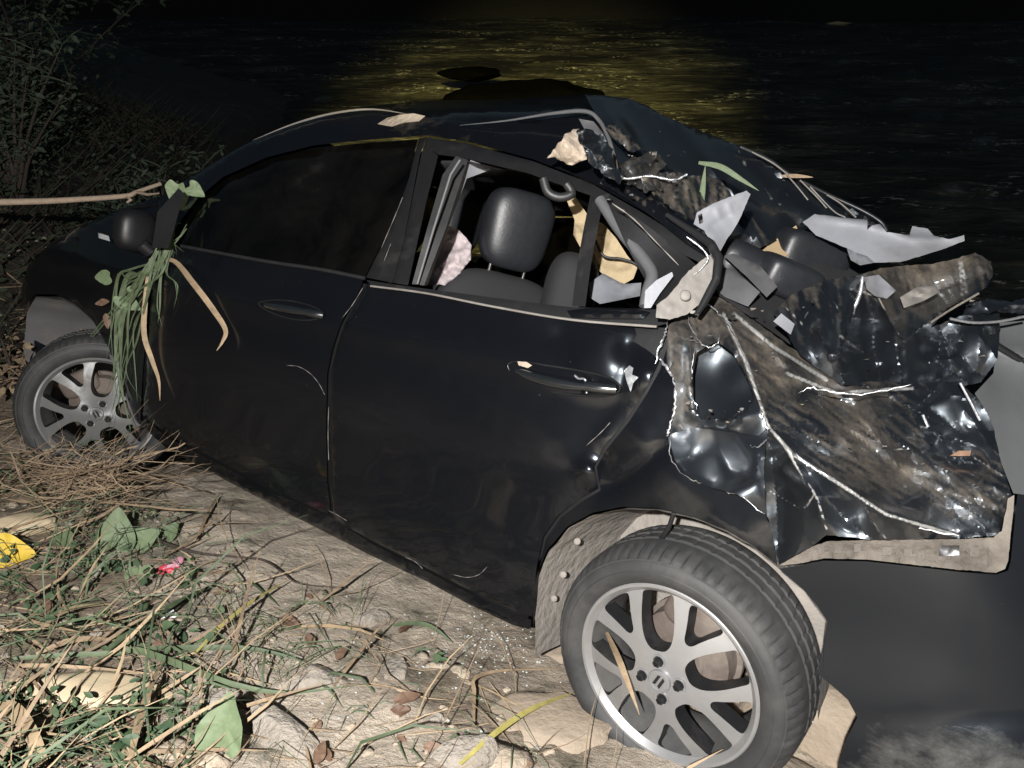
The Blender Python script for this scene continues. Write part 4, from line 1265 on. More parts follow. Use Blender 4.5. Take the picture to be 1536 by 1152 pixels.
# pale lining and scraps showing through the quarter window
plate('foam_pad', [(846, 290, 2.42), (862, 294, 2.42), (884, 326, 2.4), (905, 336, 2.38), (925, 358, 2.35), (940, 382, 2.33), (956, 402, 2.3), (950, 418, 2.3), (936, 426, 2.3), (905, 412, 2.33), (880, 388, 2.36), (860, 352, 2.4), (862, 330, 2.42)], MAT['foam'], car, thick=.03, step=4, facets=[(26, .018, 43, .8, 2.0, 0)],
      nz=[(.03, 10, True), (.01, 40, False)], angle=60)
tube('cable', [atd(x, y, 2.27) for x, y in smooth_line([(892, 360), (906, 384), (930, 388), (950, 394), (962, 404)], 5)], .004, MAT['seal'], car)
plate('grey_bracket', [(884, 424, 2.16), (905, 410, 2.2), (935, 426, 2.2), (962, 424, 2.16), (960, 444, 2.12), (900, 456, 2.12), (884, 446, 2.14)], MAT['greytrim'], car, thick=.02, step=7, nz=[(.02, 12, True)])
tube('belt_guide', [atd(x, y, 2.05) for x, y in smooth_line([(815, 268), (822, 288), (840, 296), (858, 290), (850, 276)], 4)], .012, MAT['seal'], car)

# ------------------------------------------------------------------ torn open rear
shell = plate('far_rear_shell', [(878, 142, 2.35), (905, 143, 2.4), (950, 150, 2.5), (1000, 175, 2.55), (1060, 200, 2.6), (1130, 226, 2.62), (1180, 258, 2.62), (1240, 288, 2.6), (1300, 318, 2.6), (1330, 345, 2.6), (1322, 362, 2.55), (1290, 352, 2.5), (1230, 336, 2.42),
                       (1190, 352, 2.36), (1140, 372, 2.3), (1090, 380, 2.22), (1040, 345, 2.1), (1000, 310, 2.0), (960, 268, 2.0), (925, 240, 2.05), (905, 195, 2.1)], MAT['torn'], car, thick=.006, step=9,
      facets=[(26, .10, 12, .75, 2.2, 9), (80, .022, 13, .9, 2.5, 16)], streak=(1.1, 70, 7, .8), jag=.8, nz=[(.004, 14, False)], dctrl=[(900, 160, .15), (1000, 200, .15), (1050, 300, .62), (1000, 270, .62), (1100, 340, .6), (1160, 290, .25), (1250, 310, .35), (1130, 240, .2), (1180, 350, .5)], angle=22,
      ridges=[([(900, 150), (960, 230), (1010, 290)], .05, 14), ([(1120, 226), (1180, 262), (1240, 292), (1328, 344)], .05, 10), ([(1180, 265), (1210, 300), (1250, 325)], .03, 7), ([(1040, 290), (1120, 300), (1190, 260)], -.04, 22)])
tube('far_edge', [atd(x, y, t) for x, y, t in smooth_line([(1110, 220, 2.54), (1150, 238, 2.54), (1185, 262, 2.54), (1240, 291, 2.54), (1290, 314, 2.52), (1320, 332, 2.5), (1330, 346, 2.5)], 5)], .007, MAT['trimblack'], car)
for pl in ([(1128, 228), (1160, 245), (1182, 262)], [(1180, 262), (1196, 280), (1212, 300)], [(1200, 270), (1225, 295), (1240, 312)], [(1240, 292), (1262, 306), (1284, 326)], [(1215, 280), (1250, 316), (1268, 326)]):
    tube('torn_edge', [atd(x, y, 2.44) for x, y in smooth_line(pl, 5)], .0025, MAT['dustmetal'], car, 6)
# rolled pale insulation and bright sheet where the rear pillar met the roof
plate('pale_insulation', [(822, 236, 1.98), (834, 216, 1.97), (850, 200, 1.96), (866, 192, 1.96), (880, 205, 1.95), (888, 222, 1.94), (880, 240, 1.94), (860, 246, 1.95)], MAT['insul'], car, thick=.03, step=3.5, jag=3.5, facets=[(30, .012, 29, .5, 1.3, 0)], nz=[(.012, 40, True)],
      ctrl=[(850, 218, .05), (822, 236, 0), (866, 192, 0), (888, 222, 0), (860, 246, 0)], angle=70)
plate('crumpled_foil', [(862, 196, 1.95), (880, 192, 1.96), (905, 205, 1.95), (918, 226, 1.93), (922, 246, 1.90), (935, 262, 1.88), (930, 275, 1.86), (905, 262, 1.88), (885, 246, 1.90), (874, 222, 1.93)], MAT['torn'], car, thick=.006, step=3, facets=[(26, .05, 25, .9, 1.4, 16), (80, .014, 26, .9, 1.4, 26)], jag=4, nz=[(.006, 40, True)], angle=60, dirt=.25)
plate('torn_sheet', [(868, 178, 2.04), (890, 182, 2.03), (905, 200, 2.0), (914, 222, 1.98), (900, 214, 1.98), (880, 200, 2.0)], MAT['greydark'], car, thick=.004, step=6, nz=[(.02, 14, True)])
plate('torn_sheet', [(905, 186, 2.06), (925, 192, 2.06), (945, 208, 2.05), (962, 222, 2.05), (950, 228, 2.02), (930, 218, 2.0), (918, 206, 2.02)], MAT['torn'], car, dirt=.72, thick=.005, step=3.5, facets=[(30, .03, 27, .7, 1.8, 8)], jag=4, streak=(.7, 20, 4, 1), nz=[(.012, 40, True)], angle=60)
plate('torn_sheet', [(930, 248, 1.97), (962, 232, 2.0), (985, 226, 2.03), (1000, 245, 2.03), (985, 262, 2.0), (995, 285, 1.96), (970, 290, 1.92), (945, 275, 1.92)], MAT['torn'], car, dirt=.66, thick=.005, step=3.5, facets=[(40, .06, 28, 1.2, 1.8, 8)], jag=4, nz=[(.014, 40, True)], angle=60)
plate('muddy_headlining', [(960, 268, 1.95), (1000, 258, 1.98), (1040, 262, 2.0), (1080, 268, 2.05), (1098, 296, 2.05), (1092, 328, 2.0), (1060, 345, 1.95), (1030, 325, 1.92), (985, 300, 1.92)], MAT['torn'], car, thick=.006, step=4, facets=[(40, .05, 15, 1.35, 3.2, 10), (120, .014, 16, 1.4, 3.0, 14)], streak=(1.4, 40, 5, 1.0), jag=3, nz=[(.006, 34, True)], dirt=.78, angle=60)
tube('torn_edge', [atd(x, y, 1.93) for x, y in smooth_line([(905, 262), (940, 268), (975, 264), (1010, 270), (1030, 262)], 4)], [.001 + .0035 * abs(math.sin(i * 1.7)) for i in range(17)], MAT['bare'], car)
# inside of the boot and back seat
superbox('rear_headrest', (.115, .06, .07), MAT['leather'], car, frame_at(1212, 388, 2.30, -.2, .75), e=4.5, seg=22, nzamp=.05)
superbox('rear_headrest', (.09, .06, .05), MAT['leather'], car, frame_at(1180, 418, 2.10, -.3, .75), e=4.5, seg=22, nzamp=.03)
superbox('rear_headrest', (.08, .06, .06), MAT['leather'], car, frame_at(1108, 396, 2.12, -.3, .75), e=3, seg=18, nzamp=.04)
plate('seat_back_panel', [(1070, 380, 2.1), (1110, 384, 2.15), (1170, 410, 2.16), (1230, 395, 2.25), (1310, 392, 2.35), (1330, 420, 2.3), (1290, 460, 2.2), (1230, 520, 2.1), (1190, 520, 2.0), (1130, 478, 1.92), (1082, 446, 1.9), (1062, 430, 1.9)], MAT['seatcloth'], car, thick=.02, step=7, facets=[(24, .03, 33, .6, 1.6, 0)], nz=[(.01, 14, True)])
plate('grey_strap', [(1086, 384, 1.98), (1100, 380, 2.0), (1140, 398, 2.0), (1166, 430, 1.96), (1150, 446, 1.93), (1120, 415, 1.95)], MAT['greydark'], car, thick=.012, step=8, nz=[(.01, 12, False)])
plate('grey_panel', [(1070, 398, 1.95), (1100, 404, 1.95), (1140, 438, 1.90), (1122, 460, 1.88), (1088, 446, 1.88), (1066, 428, 1.9)], MAT['greydark'], car, thick=.008, step=8, nz=[(.016, 10, True)])
plate('boot_side_sheet', [(1160, 470, 1.88), (1190, 440, 1.98), (1240, 420, 2.02), (1292, 412, 2.0), (1320, 402, 2.05), (1400, 396, 2.1), (1462, 380, 2.15), (1486, 392, 2.15), (1490, 410, 2.12), (1480, 432, 2.08), (1420, 462, 2.0), (1396, 492, 1.95), (1440, 474, 2.0), (1500, 470, 2.05), (1500, 500, 2.0),
                          (1496, 540, 1.95), (1470, 574, 1.9), (1438, 580, 1.86), (1380, 580, 1.84), (1320, 578, 1.82), (1262, 578, 1.80), (1236, 560, 1.8), (1200, 532, 1.8)], MAT['torn'], car, thick=.005, step=4.5,
      ridges=[([(1294, 414), (1284, 450), (1268, 500), (1252, 556)], .10, 12), ([(1294, 414), (1322, 460), (1355, 512)], .08, 10), ([(1355, 512), (1400, 475), (1480, 430)], .08, 14), ([(1225, 480), (1240, 530), (1250, 556)], .06, 9),
              ([(1310, 450), (1310, 520), (1320, 570)], -.08, 20), ([(1440, 500), (1400, 540), (1450, 575)], -.06, 18), ([(1330, 430), (1400, 440), (1470, 410)], -.05, 14)],
      facets=[(30, .075, 8, 1.35, 2.0, 8), (90, .014, 9, 1.2, 2.2, 14)], streak=(1.3, 60, 8, .7), jag=1.5, nz=[(0.002, 22, True)], dents=[(1420, 530, .05, 40), (1470, 400, .03, 25), (1240, 520, .03, 25)], dctrl=[(1180, 470, .6), (1250, 450, .5), (1300, 500, .25), (1350, 440, .75), (1420, 430, .75), (1480, 400, .7), (1400, 520, .2), (1460, 540, .05), (1300, 560, .3), (1440, 470, .5)], angle=22)
tube('torn_edge', [atd(x, y, 1.86) for x, y in smooth_line([(1294, 414), (1290, 440), (1278, 470), (1268, 500), (1262, 520)], 4)], [.003 + .003 * abs(math.sin(i * 1.4)) for i in range(17)], MAT['bare'], car)
tube('torn_edge', [atd(x, y, 1.95) for x, y in smooth_line([(1356, 512), (1376, 498), (1420, 468), (1468, 440)], 4)], .003, MAT['flange'], car)
tube('torn_edge', [atd(x, y, 1.88) for x, y in smooth_line([(1310, 430), (1330, 470), (1356, 512)], 4)], .002, MAT['flange'], car)
tube('torn_edge', [atd(x, y, 1.9) for x, y in smooth_line([(1425, 478), (1460, 484), (1500, 482), (1540, 474)], 4)], .0035, MAT['bare'], car)
plate('foil_scrap', [(1296, 416, 1.86), (1318, 412, 1.9), (1344, 436, 1.9), (1330, 448, 1.88), (1312, 444, 1.86), (1300, 434, 1.86)], MAT['greytrim'], car, thick=.005, step=6, nz=[(.02, 16, True)])
plate('foil_scrap', [(1350, 446, 1.92), (1376, 430, 1.96), (1404, 428, 1.98), (1410, 438, 1.97), (1384, 452, 1.93), (1356, 462, 1.9)], MAT['dustmetal'], car, thick=.005, step=5, nz=[(.03, 18, True)])
plate('rolled_edge', [(1440, 478, 1.98), (1452, 458, 2.0), (1480, 446, 2.02), (1520, 452, 2.02), (1570, 440, 2.02), (1570, 470, 1.98), (1530, 470, 1.98), (1490, 468, 1.98)], MAT['torn'], car, dirt=.4, thick=.02, step=4, facets=[(36, .03, 31, .1, 2.5, 14)], jag=3, nz=[(.008, 40, True)])
plate('boot_lid', [(1462, 500, 2.08), (1500, 484, 2.1), (1600, 476, 2.12), (1640, 480, 2.12), (1640, 770, 1.9), (1560, 745, 1.86), (1520, 740, 1.84), (1500, 690, 1.86), (1486, 630, 1.9), (1462, 590, 1.92), (1490, 560, 2.0), (1494, 530, 2.04)], MAT['greypanel'], car, thick=.012, step=12,
      ridges=[([(1470, 500), (1500, 520), (1560, 545)], .03, 8)], nz=[(.012, 6, False)])
tube('boot_seal', [atd(x, y, 2.03) for x, y in smooth_line([(1468, 500), (1500, 522), (1540, 545), (1580, 560)], 4)], .010, MAT['trimblack'], car)
plate('lamp_fragment', [(1424, 684, 1.62), (1438, 676, 1.62), (1457, 676, 1.62), (1455, 684, 1.62)], MAT['amber'], car, thick=.008, step=4, nz=[(.01, 30, True)])
plate('lamp_housing', [(1336, 640, 1.72), (1360, 622, 1.74), (1400, 610, 1.76), (1450, 612, 1.78), (1476, 640, 1.76), (1478, 672, 1.7), (1430, 690, 1.66), (1390, 680, 1.66), (1360, 662, 1.68)], MAT['torn'], car, thick=.006, step=4, facets=[(26, .04, 35, .3, 1.5, 9)], dirt=.3, jag=2, angle=60)
for pl in ([(1336, 642), (1350, 650), (1372, 660)], [(1384, 622), (1392, 640)], [(1440, 574), (1452, 596), (1470, 630)]):
    tube('torn_edge', [atd(x, y, 1.63) for x, y in smooth_line(pl, 4)], .003, MAT['bare'], car, 6)
# far rear quarter and boot floor
grid_sheet('boot_floor', [[(.5, .46, .40), (-.3, .46, .46), (-.8, .46, .46)], [(.5, 0, .40), (-.3, 0, .42), (-.85, 0, .42)], [(.5, -.5, .40), (-.3, -.5, .44), (-.8, -.5, .44)]], MAT['carpet'], car, 5, .03)
grid_sheet('far_quarter', [[(.0, -.80, .30), (-.4, -.78, .35), (-.85, -.68, .4)], [(.0, -.82, .6), (-.4, -.79, .6), (-.85, -.68, .6)], [(.1, -.78, .90), (-.35, -.74, .88), (-.8, -.66, .78)]], MAT['torn'], car, 5, .03)

# small scraps of metal, trim and mud scattered over the wreck
for k in range(90):
    zone = random.choice([(1020, 1160, 460, 640), (1150, 1290, 400, 560), (1160, 1450, 590, 720), (1280, 1480, 420, 570), (900, 1080, 230, 330)])
    x = random.uniform(zone[0], zone[1]); y = random.uniform(zone[2], zone[3])
    tt = {0: None}.get(0)
    s = random.choice([1.2, 1.6, 2.2, 3.0, 4.2]) * random.uniform(.7, 1.3)
    base_t = tS(x, y) - random.uniform(.02, .06) if zone[0] in (1020, 1160) else random.uniform(1.84, 1.92)
    if zone[0] == 1160: base_t = tS(x, y) + .02
    pts = []
    for a in range(random.choice([3, 4, 5])):
        an = a * 1.25 + random.uniform(-.4, .4)
        pts.append((x + s * math.cos(an) * random.uniform(.4, 1.8), y + s * math.sin(an) * random.uniform(.4, 1), base_t + random.uniform(-.006, .006)))
    V = [atd(*p) for p in pts]; n = len(V)
    D = rayc(x, y) * .004
    V = V + [v + D for v in V]
    Fc = [tuple(range(n)), tuple(range(n, 2 * n))[::-1]] + [(i, i + n, (i + 1) % n + n, (i + 1) % n) for i in range(n)]
    mesh_obj('metal_scrap', V, Fc, random.choice([MAT['bare'], MAT['dustmetal'], MAT['flange'], MAT['greydark'], MAT['innersheet']]), car, False)


# ------------------------------------------------------------------ loose things on the wreck
def to_world(o):
    me = o.data
    co = np.empty(len(me.vertices) * 3, dtype=np.float32); me.vertices.foreach_get('co', co)
    P = co.reshape(-1, 3).astype(float) @ CW.T + CT
    c = P.mean(0); c[2] = P[:, 2].min()
    me.vertices.foreach_set('co', (P - c).astype(np.float32).ravel()); me.update()
    o.location = c
    return o
t1 = to_world(plate('trim_panel', [(1040, 336, 1.84), (1046, 318, 1.85), (1070, 305, 1.86), (1120, 286, 1.88), (1126, 291, 1.88), (1106, 336, 1.88), (1090, 360, 1.87), (1076, 384, 1.85), (1068, 366, 1.84), (1056, 346, 1.84)], MAT['greytrim'], None, thick=.008, step=3.5, nz=[(.006, 14, False)], facets=[(8, .006, 51, -.6, 2.0, 0)], jag=.6,
      holes=[[(1047, 323), (1053, 320), (1055, 334), (1049, 336)]], ridges=[([(1052, 318), (1120, 291)], .006, 4), ([(1062, 345), (1098, 318)], -.006, 4), ([(1074, 312), (1082, 330)], .005, 3), ([(1092, 304), (1098, 322)], .005, 3)]))
tag(t1, 'pointed grey plastic trim panel standing up beside the broken rear pillar', 'trim panel')
t2 = to_world(plate('trim_panel', [(1204, 333, 2.18), (1222, 321, 2.18), (1260, 326, 2.16), (1301, 330, 2.14), (1301, 345, 2.13), (1308, 338, 2.13), (1320, 336, 2.13), (1330, 348, 2.12), (1364, 353, 2.10), (1369, 339, 2.10), (1391, 343, 2.09), (1401, 354, 2.08), (1424, 359, 2.06), (1446, 353, 2.05), (1447, 361, 2.05),
                                   (1420, 372, 2.06), (1391, 381, 2.06), (1350, 393, 2.07), (1310, 394, 2.1), (1270, 372, 2.13), (1224, 353, 2.17)], MAT['greytrim'], None, thick=.012, step=4, nz=[(.006, 6, False)], jag=.6, facets=[(7, .010, 52, .2, 3.0, 0)],
      ctrl=[(1220, 335, 0), (1290, 350, .02), (1350, 375, .02), (1420, 362, 0)],
      ridges=[([(1225, 326), (1300, 336), (1366, 358), (1440, 358)], .012, 5)]))
tag(t2, 'long light grey plastic trim panel lying across the torn rear deck', 'trim panel')
t3 = to_world(plate('tan_board', [(1138, 380, 2.22), (1160, 362, 2.26), (1194, 338, 2.3), (1204, 362, 2.28), (1180, 384, 2.22), (1152, 396, 2.18)], MAT['card'], None, thick=.012, step=7, nz=[(.012, 8, False)], ridges=[([(1192, 338), (1199, 364)], -.012, 4)]))
tag(t3, 'folded tan board sticking up behind the black rear headrests', 'board')
t4 = to_world(plate('trim_scrap', [(1160, 482, 1.79), (1172, 470, 1.80), (1192, 486, 1.80), (1186, 502, 1.78)], MAT['greytrim'], None, thick=.006, step=6, nz=[(.01, 16, False)]))
tag(t4, 'small square pale grey scrap at the top edge of the muddy crushed panel', 'scrap')
t5 = to_world(plate('trim_scrap', [(1270, 372, 2.06), (1282, 378, 2.06), (1300, 384, 2.06), (1312, 394, 2.04), (1290, 398, 2.03), (1276, 390, 2.04)], MAT['greytrim'], None, thick=.006, step=6, nz=[(.01, 16, False)]))
tag(t5, 'small pale scrap tucked under the long grey trim panel', 'scrap')

# ------------------------------------------------------------------ vegetation and litter
class Acc:
    def __init__(self): self.V = []; self.F = []; self.T = []
    def add(self, V, F, tone):
        b = len(self.V)
        self.V += list(V); self.F += [tuple(i + b for i in f) for f in F]; self.T += [tone] * len(V)
    def build(self, name, mat, parent=None, label=None, kind=None, smooth=True):
        o = mesh_obj(name, self.V, self.F, mat, parent, smooth, None, {'tone': self.T})
        return tag(o, label, None, None, kind)


def top(o):                                             # put a world-space mesh's origin at its base
    me = o.data
    co = np.empty(len(me.vertices) * 3, dtype=np.float32); me.vertices.foreach_get('co', co)
    P = co.reshape(-1, 3); c = P.mean(0); c[2] = P[:, 2].min()
    me.vertices.foreach_set('co', (P - c).ravel()); me.update(); o.location = c
    return o


def ground_blade(name, px, width, mat, label, cat, lift=0.02, tone=0.5, group=None, n=6, arch=0.03, ups=None):
    P = [gpt(x, y) for x, y in px]
    L = smooth_line(P, n)
    L = [p + np.array([0, 0, lift + arch * math.sin(math.pi * i / (len(L) - 1)) + .006 * fbm(p * 9, 2)]) for i, p in enumerate(L)]
    if ups is not None:
        uu = np.interp(np.linspace(0, 1, len(L)), np.linspace(0, 1, len(ups)), ups)
        L = [p + np.array([0, 0, u]) for p, u in zip(L, uu)]
    V, Fc = blade_mesh(L, width, np.array([0.1, -.5, .85]))
    o = top(mesh_obj(name, V, Fc, MAT[mat], None, True, None, {'tone': [tone + .15 * math.sin(i * .4) for i in range(len(V))]}))
    return tag(o, label, cat, group)

ground_blade('grass_blade', [(25, 1001), (170, 999), (215, 1000), (300, 1032), (360, 1052), (440, 1058), (540, 1040)], .016, 'grass', 'longest green grass blade, bending across the foreground between the cream slab and the pale stone', 'grass blade', .03, .9)
ground_blade('grass_blade', [(160, 998), (240, 950), (340, 885)], .020, 'grass', 'broad green grass blade slanting up to the right beside the small white scrap', 'grass blade', .04, .6)
ground_blade('grass_blade', [(215, 985), (300, 995), (390, 997), (465, 1006)], .014, 'grass', 'short green blade lying level just left of the pale stone', 'grass blade', .03, .35)
ground_blade('grass_blade', [(298, 1002), (345, 965), (400, 920), (440, 886)], .011, 'yellowblade', 'yellow grass blade slanting up across the middle of the grass', 'grass blade', .05, .8)
ground_blade('grass_blade', [(690, 1160), (780, 1098), (862, 1050)], .013, 'yellowblade', 'yellow green blade leaning against the rear tyre', 'grass blade', .03, .35)
ground_blade('grass_blade', [(590, 945), (640, 955), (680, 972)], .014, 'grass', 'small green blade on the mud below the door sill', 'grass blade', .02, .5)
ground_blade('straw', [(0, 1080), (40, 1105), (70, 1150), (85, 1180)], .030, 'straw', 'thick tan straw in the bottom left corner', 'straw', .05, .85)
ground_blade('straw', [(30, 1015), (48, 1024), (140, 1027), (240, 1024)], .009, 'straw', 'thin pinkish straw lying along the front of the cream slab', 'straw', .03, .5)
ground_blade('straw', [(205, 1160), (228, 1095), (250, 1015)], .018, 'straw', 'flat tan straw standing up from the bottom weeds', 'straw', .05, .7)
ground_blade('straw', [(711, 1104), (712, 1060), (714, 1040), (760, 1025), (842, 1014)], .010, 'straw', 'sharply bent straw lying on brown clay left of the rear tyre', 'straw', .03, .6)
ground_blade('straw', [(900, 1050), (922, 1105), (950, 1150)], .016, 'straw', 'orange straw standing before the rear wheel rim', 'straw', .02, .75, ups=[.24, .2, .16])
ground_blade('straw', [(298, 822), (318, 785), (335, 746)], .012, 'straw', 'pale straw standing up under the front door sill', 'straw', .03, .9)
ground_blade('straw', [(90, 732), (150, 700), (205, 660)], .018, 'straw', 'thick tan straw slanting across the heap below the front wheel', 'straw', .10, .85)
ground_blade('straw', [(60, 965), (110, 940), (180, 918)], .014, 'straw', 'tan straw slanting above the cream slab', 'straw', .03, .6)
ground_blade('straw', [(60, 995), (130, 985), (190, 975)], .014, 'straw', 'brown straw lying on the back edge of the cream slab', 'straw', .03, .4)

# dark vine running out of the weeds onto the dry clay
vp = smooth_line([gpt(x, y) + np.array([0, 0, .03]) for x, y in [(225, 816), (290, 838), (340, 844), (395, 850), (425, 868), (452, 886), (520, 892)]], 6)
tag(top(tube('vine', vp, [.006 - .004 * i / len(vp) for i in range(len(vp))], MAT['twig'], None, 6)), 'dark vine stem running from the broad leaves onto dry clay', 'vine')
bpts = smooth_line([rayw(x, y) * t + CAMW for x, y, t in [(-40, 304, 3.6), (60, 302, 3.6), (120, 299, 3.6), (188, 294, 3.58), (205, 288, 3.56), (240, 276, 3.5)]], 6)
br = top(tube('branch', bpts, [.016 - .008 * i / len(bpts) for i in range(len(bpts))], MAT['palewood'], None, 8))
tag(br, 'pale bare branch resting on the car\'s bonnet from the left', 'branch')
# 'forked end'
for pl in ([(205, 288, 3.56), (222, 292, 3.5), (238, 290, 3.45)], [(190, 294, 3.58), (196, 300, 3.56), (190, 304, 3.55)]):
    q = [rayw(x, y) * t + CAMW - np.array(br.location) for x, y, t in pl]
    tube('twig', q, [.009, .007, .003], MAT['palewood'], br, 6)


def outline_leaf(kind):
    if kind == 'heart':
        return [(0, 0), (-.30, -.12), (-.47, .10), (-.46, .38), (-.28, .72), (0, 1.05), (.28, .72), (.46, .38), (.47, .10), (.30, -.12)]
    return [(0, 0), (-.16, .18), (-.22, .42), (-.16, .70), (0, 1.0), (.16, .70), (.22, .42), (.16, .18)]


def leaf_geo(kind, origin, direction, normal, size, curl=0.18):
    o = [tuple(p) for p in smooth_line(outline_leaf(kind), 3, True)] if size > .04 else outline_leaf(kind)
    d = np.array(direction, float); d /= np.linalg.norm(d)
    nn = np.array(normal, float); nn -= d * (nn @ d); nn /= np.linalg.norm(nn) + 1e-9
    s = np.cross(d, nn)
    V = []
    for x, y in o:
        V.append(origin + size * (s * x + d * y + nn * (abs(x) * .35 - curl * y * y + (.04 * math.sin(y * 14 + x * 9) if size > .04 else 0))))
    V.append(origin + size * (d * .45 + nn * (-curl * .2)))
    n = len(o)
    F = [(i, (i + 1) % n, n) for i in range(n)]
    return V, F

# broad heart-leaved plant on the left
pb = gpt(178, 850)
plant = empty('broadleaf_plant', pb)
tag(plant, 'low plant with large pale green heart shaped leaves near the front wheel', 'plant')
camdir = lambda p: (CAMW - p) / np.linalg.norm(CAMW - p)
sa = Acc()
for (x, y, sz, ax, ay, k, tn) in [(172, 822, .125, .1, -1, 'heart', .5), (204, 815, .085, .35, -.2, 'heart', .7), (209, 852, .085, .05, 1, 'heart', .65), (133, 838, .070, -.4, .7, 'heart', .4), (278, 838, .045, -.2, 1, 'heart', .8), (110, 812, .09, -1, .3, 'heart', .1),
                               (250, 805, .06, .6, -.8, 'heart', .15), (330, 1120, .105, .15, -1, 'heart', .55)]:
    p = gpt(x, y); c = camdir(p)
    p = p + c * .06
    r_ = W[:, 0]; dn = W[:, 1]
    V, F = leaf_geo(k, p - pb, r_ * ax + dn * ay, c + np.array([random.uniform(-.3, .3), random.uniform(-.2, .2), .25]), sz)
    if y < 1000:
        o = mesh_obj('leaf', V, F, MAT['palegreen'], plant, True, None, {'tone': [tn] * len(V)})
        tube('stem', [V[0], V[0] * .5 + np.array([0, 0, -.01]), np.zeros(3)], .0025, MAT['grass'], plant, 5)
    else:
        o = top(mesh_obj('leaf', [v + pb for v in V], F, MAT['palegreen'], None, True, None, {'tone': [tn] * len(V)}))
        tag(o, 'fallen pale green leaf upright in the straw at the bottom edge', 'leaf')

yp = gpt(25, 848)
V, F = leaf_geo('heart', yp + np.array([-.06, 0, .05]), (1, .05, -.05), (0, -.5, .85), .115)
tag(top(mesh_obj('leaf', V, F, MAT['yellowleaf'], None, True, None, {'tone': [.5] * len(V)})), 'bright yellow fallen leaf at the left edge', 'leaf')


# crumpled wrapper, white scraps
def scrap(name, px, size, mat, label, cat, seed, rot=0.0, squash=.35):
    p = gpt(*px) + np.array([0, 0, size * .2])
    o = rock(name, p, (size, size * .62, size * squash), mat, seed, rot, .9, 3, (.4, .2), 30)
    return tag(o, label, cat)
w_ = scrap('candy_wrapper', (250, 856), .034, MAT['red'], 'crumpled red and pink wrapper in the weeds', 'wrapper', 3, .5, .3)
pk = rock('wrapper_tail', (.030, .012, .008), (.034, .014, .008), MAT['pink'], 5, .45, .9, 3)
pk.parent = w_
scrap('paper_scrap', (248, 926), .032, MAT['white'], 'small white paper scrap among the green blades', 'paper', 8, .2, .6)
scrap('paper_scrap', (362, 790), .013, MAT['white'], 'tiny white fleck on the dry clay under the sill', 'paper', 9, .2, .5)

# stones one can point to
def stone(px, dims, mat, label, seed, rotz=0., sink=.35, cat='stone', name='stone', rough=.35, tilt=(-.25, .1)):
    p = gpt(*px)
    o = rock(name, p + np.array([0, 0, dims[2] * (1 - 2 * sink) * .5]), dims, MAT[mat], seed, rotz, rough, 4, tilt)
    return tag(o, label, cat)
stone((470, 1030), (.085, .06, .045), 'stone', 'pale grey stone in the middle foreground beside the longest green blade', 4, .3)
stone((700, 1135), (.085, .05, .035), 'stone', 'pale stone at the bottom edge left of the rear tyre', 6, .4)
stone((432, 1112), (.13, .045, .035), 'stone', 'long pale stone slanting down at the bottom centre left', 11, -.6)
stone((1240, 1095), (.20, .24, .13), 'clay', 'large tan rock against the rear tyre and bumper', 13, .4, .30, 'rock', 'rock', .5, (-.3, .25))
stone((1160, 1190), (.16, .12, .05), 'clay', 'tan rock under the rear tyre at the bottom edge', 14, .1, .4, 'rock', 'rock', .4)
stone((120, 1040), (.22, .075, .03), 'slab', 'cream flat stone slab between the straw and weeds at lower left', 15, -.05, .4, 'slab', 'stone_slab', .25)
stone((25, 790), (.13, .08, .04), 'slab', 'cream stone slab at the left edge above the yellow leaf', 16, .1, .4, 'slab', 'stone_slab', .25)
stone((860, 985), (.10, .10, .03), 'clay', 'flat brown clay lump just below the sill corner by the rear tyre', 17, .5, .4, 'clay lump', 'clay_lump', .3)
stone((820, 1085), (.17, .12, .025), 'clay', 'wide flat brown clay lump under the bent straw', 18, .2, .4, 'clay lump', 'clay_lump', .3)
stone((560, 930), (.05, .04, .025), 'stone', 'small pale stone under the middle of the door sill', 19, .2)
stone((310, 978), (.035, .03, .02), 'stone', 'small pale stone between the yellow blade and the white scrap', 20, .2)
stone((590, 1010), (.06, .05, .022), 'stone', 'dull stone in the mud right of the pale grey stone', 21, .9)
stone((330, 1060), (.05, .03, .03), 'stone', 'small whitish stone under the bend of the longest green blade', 22, .9)

silhouette = rock('silhouette', CAMW + rayw(785, 128) * 12.0 + np.array([0, 0, -.25]), (1.1, .5, .34), MAT['shadowblack'], 31, .1, .45, 4)  # solid added in place of the shadow within the lit water
tag(silhouette, 'dark flat topped boulder added as a shadow on the lit river surface behind the roof', 'silhouette')
b2 = rock('silhouette', CAMW + rayw(705, 96) * 12.6 + np.array([0, 0, -.15]), (.55, .3, .11), MAT['shadowblack'], 33, .1, .45, 3)  # left end of the same added shadow
tag(b2, 'small added shadow boulder touching the left end of the flat topped one', 'silhouette')

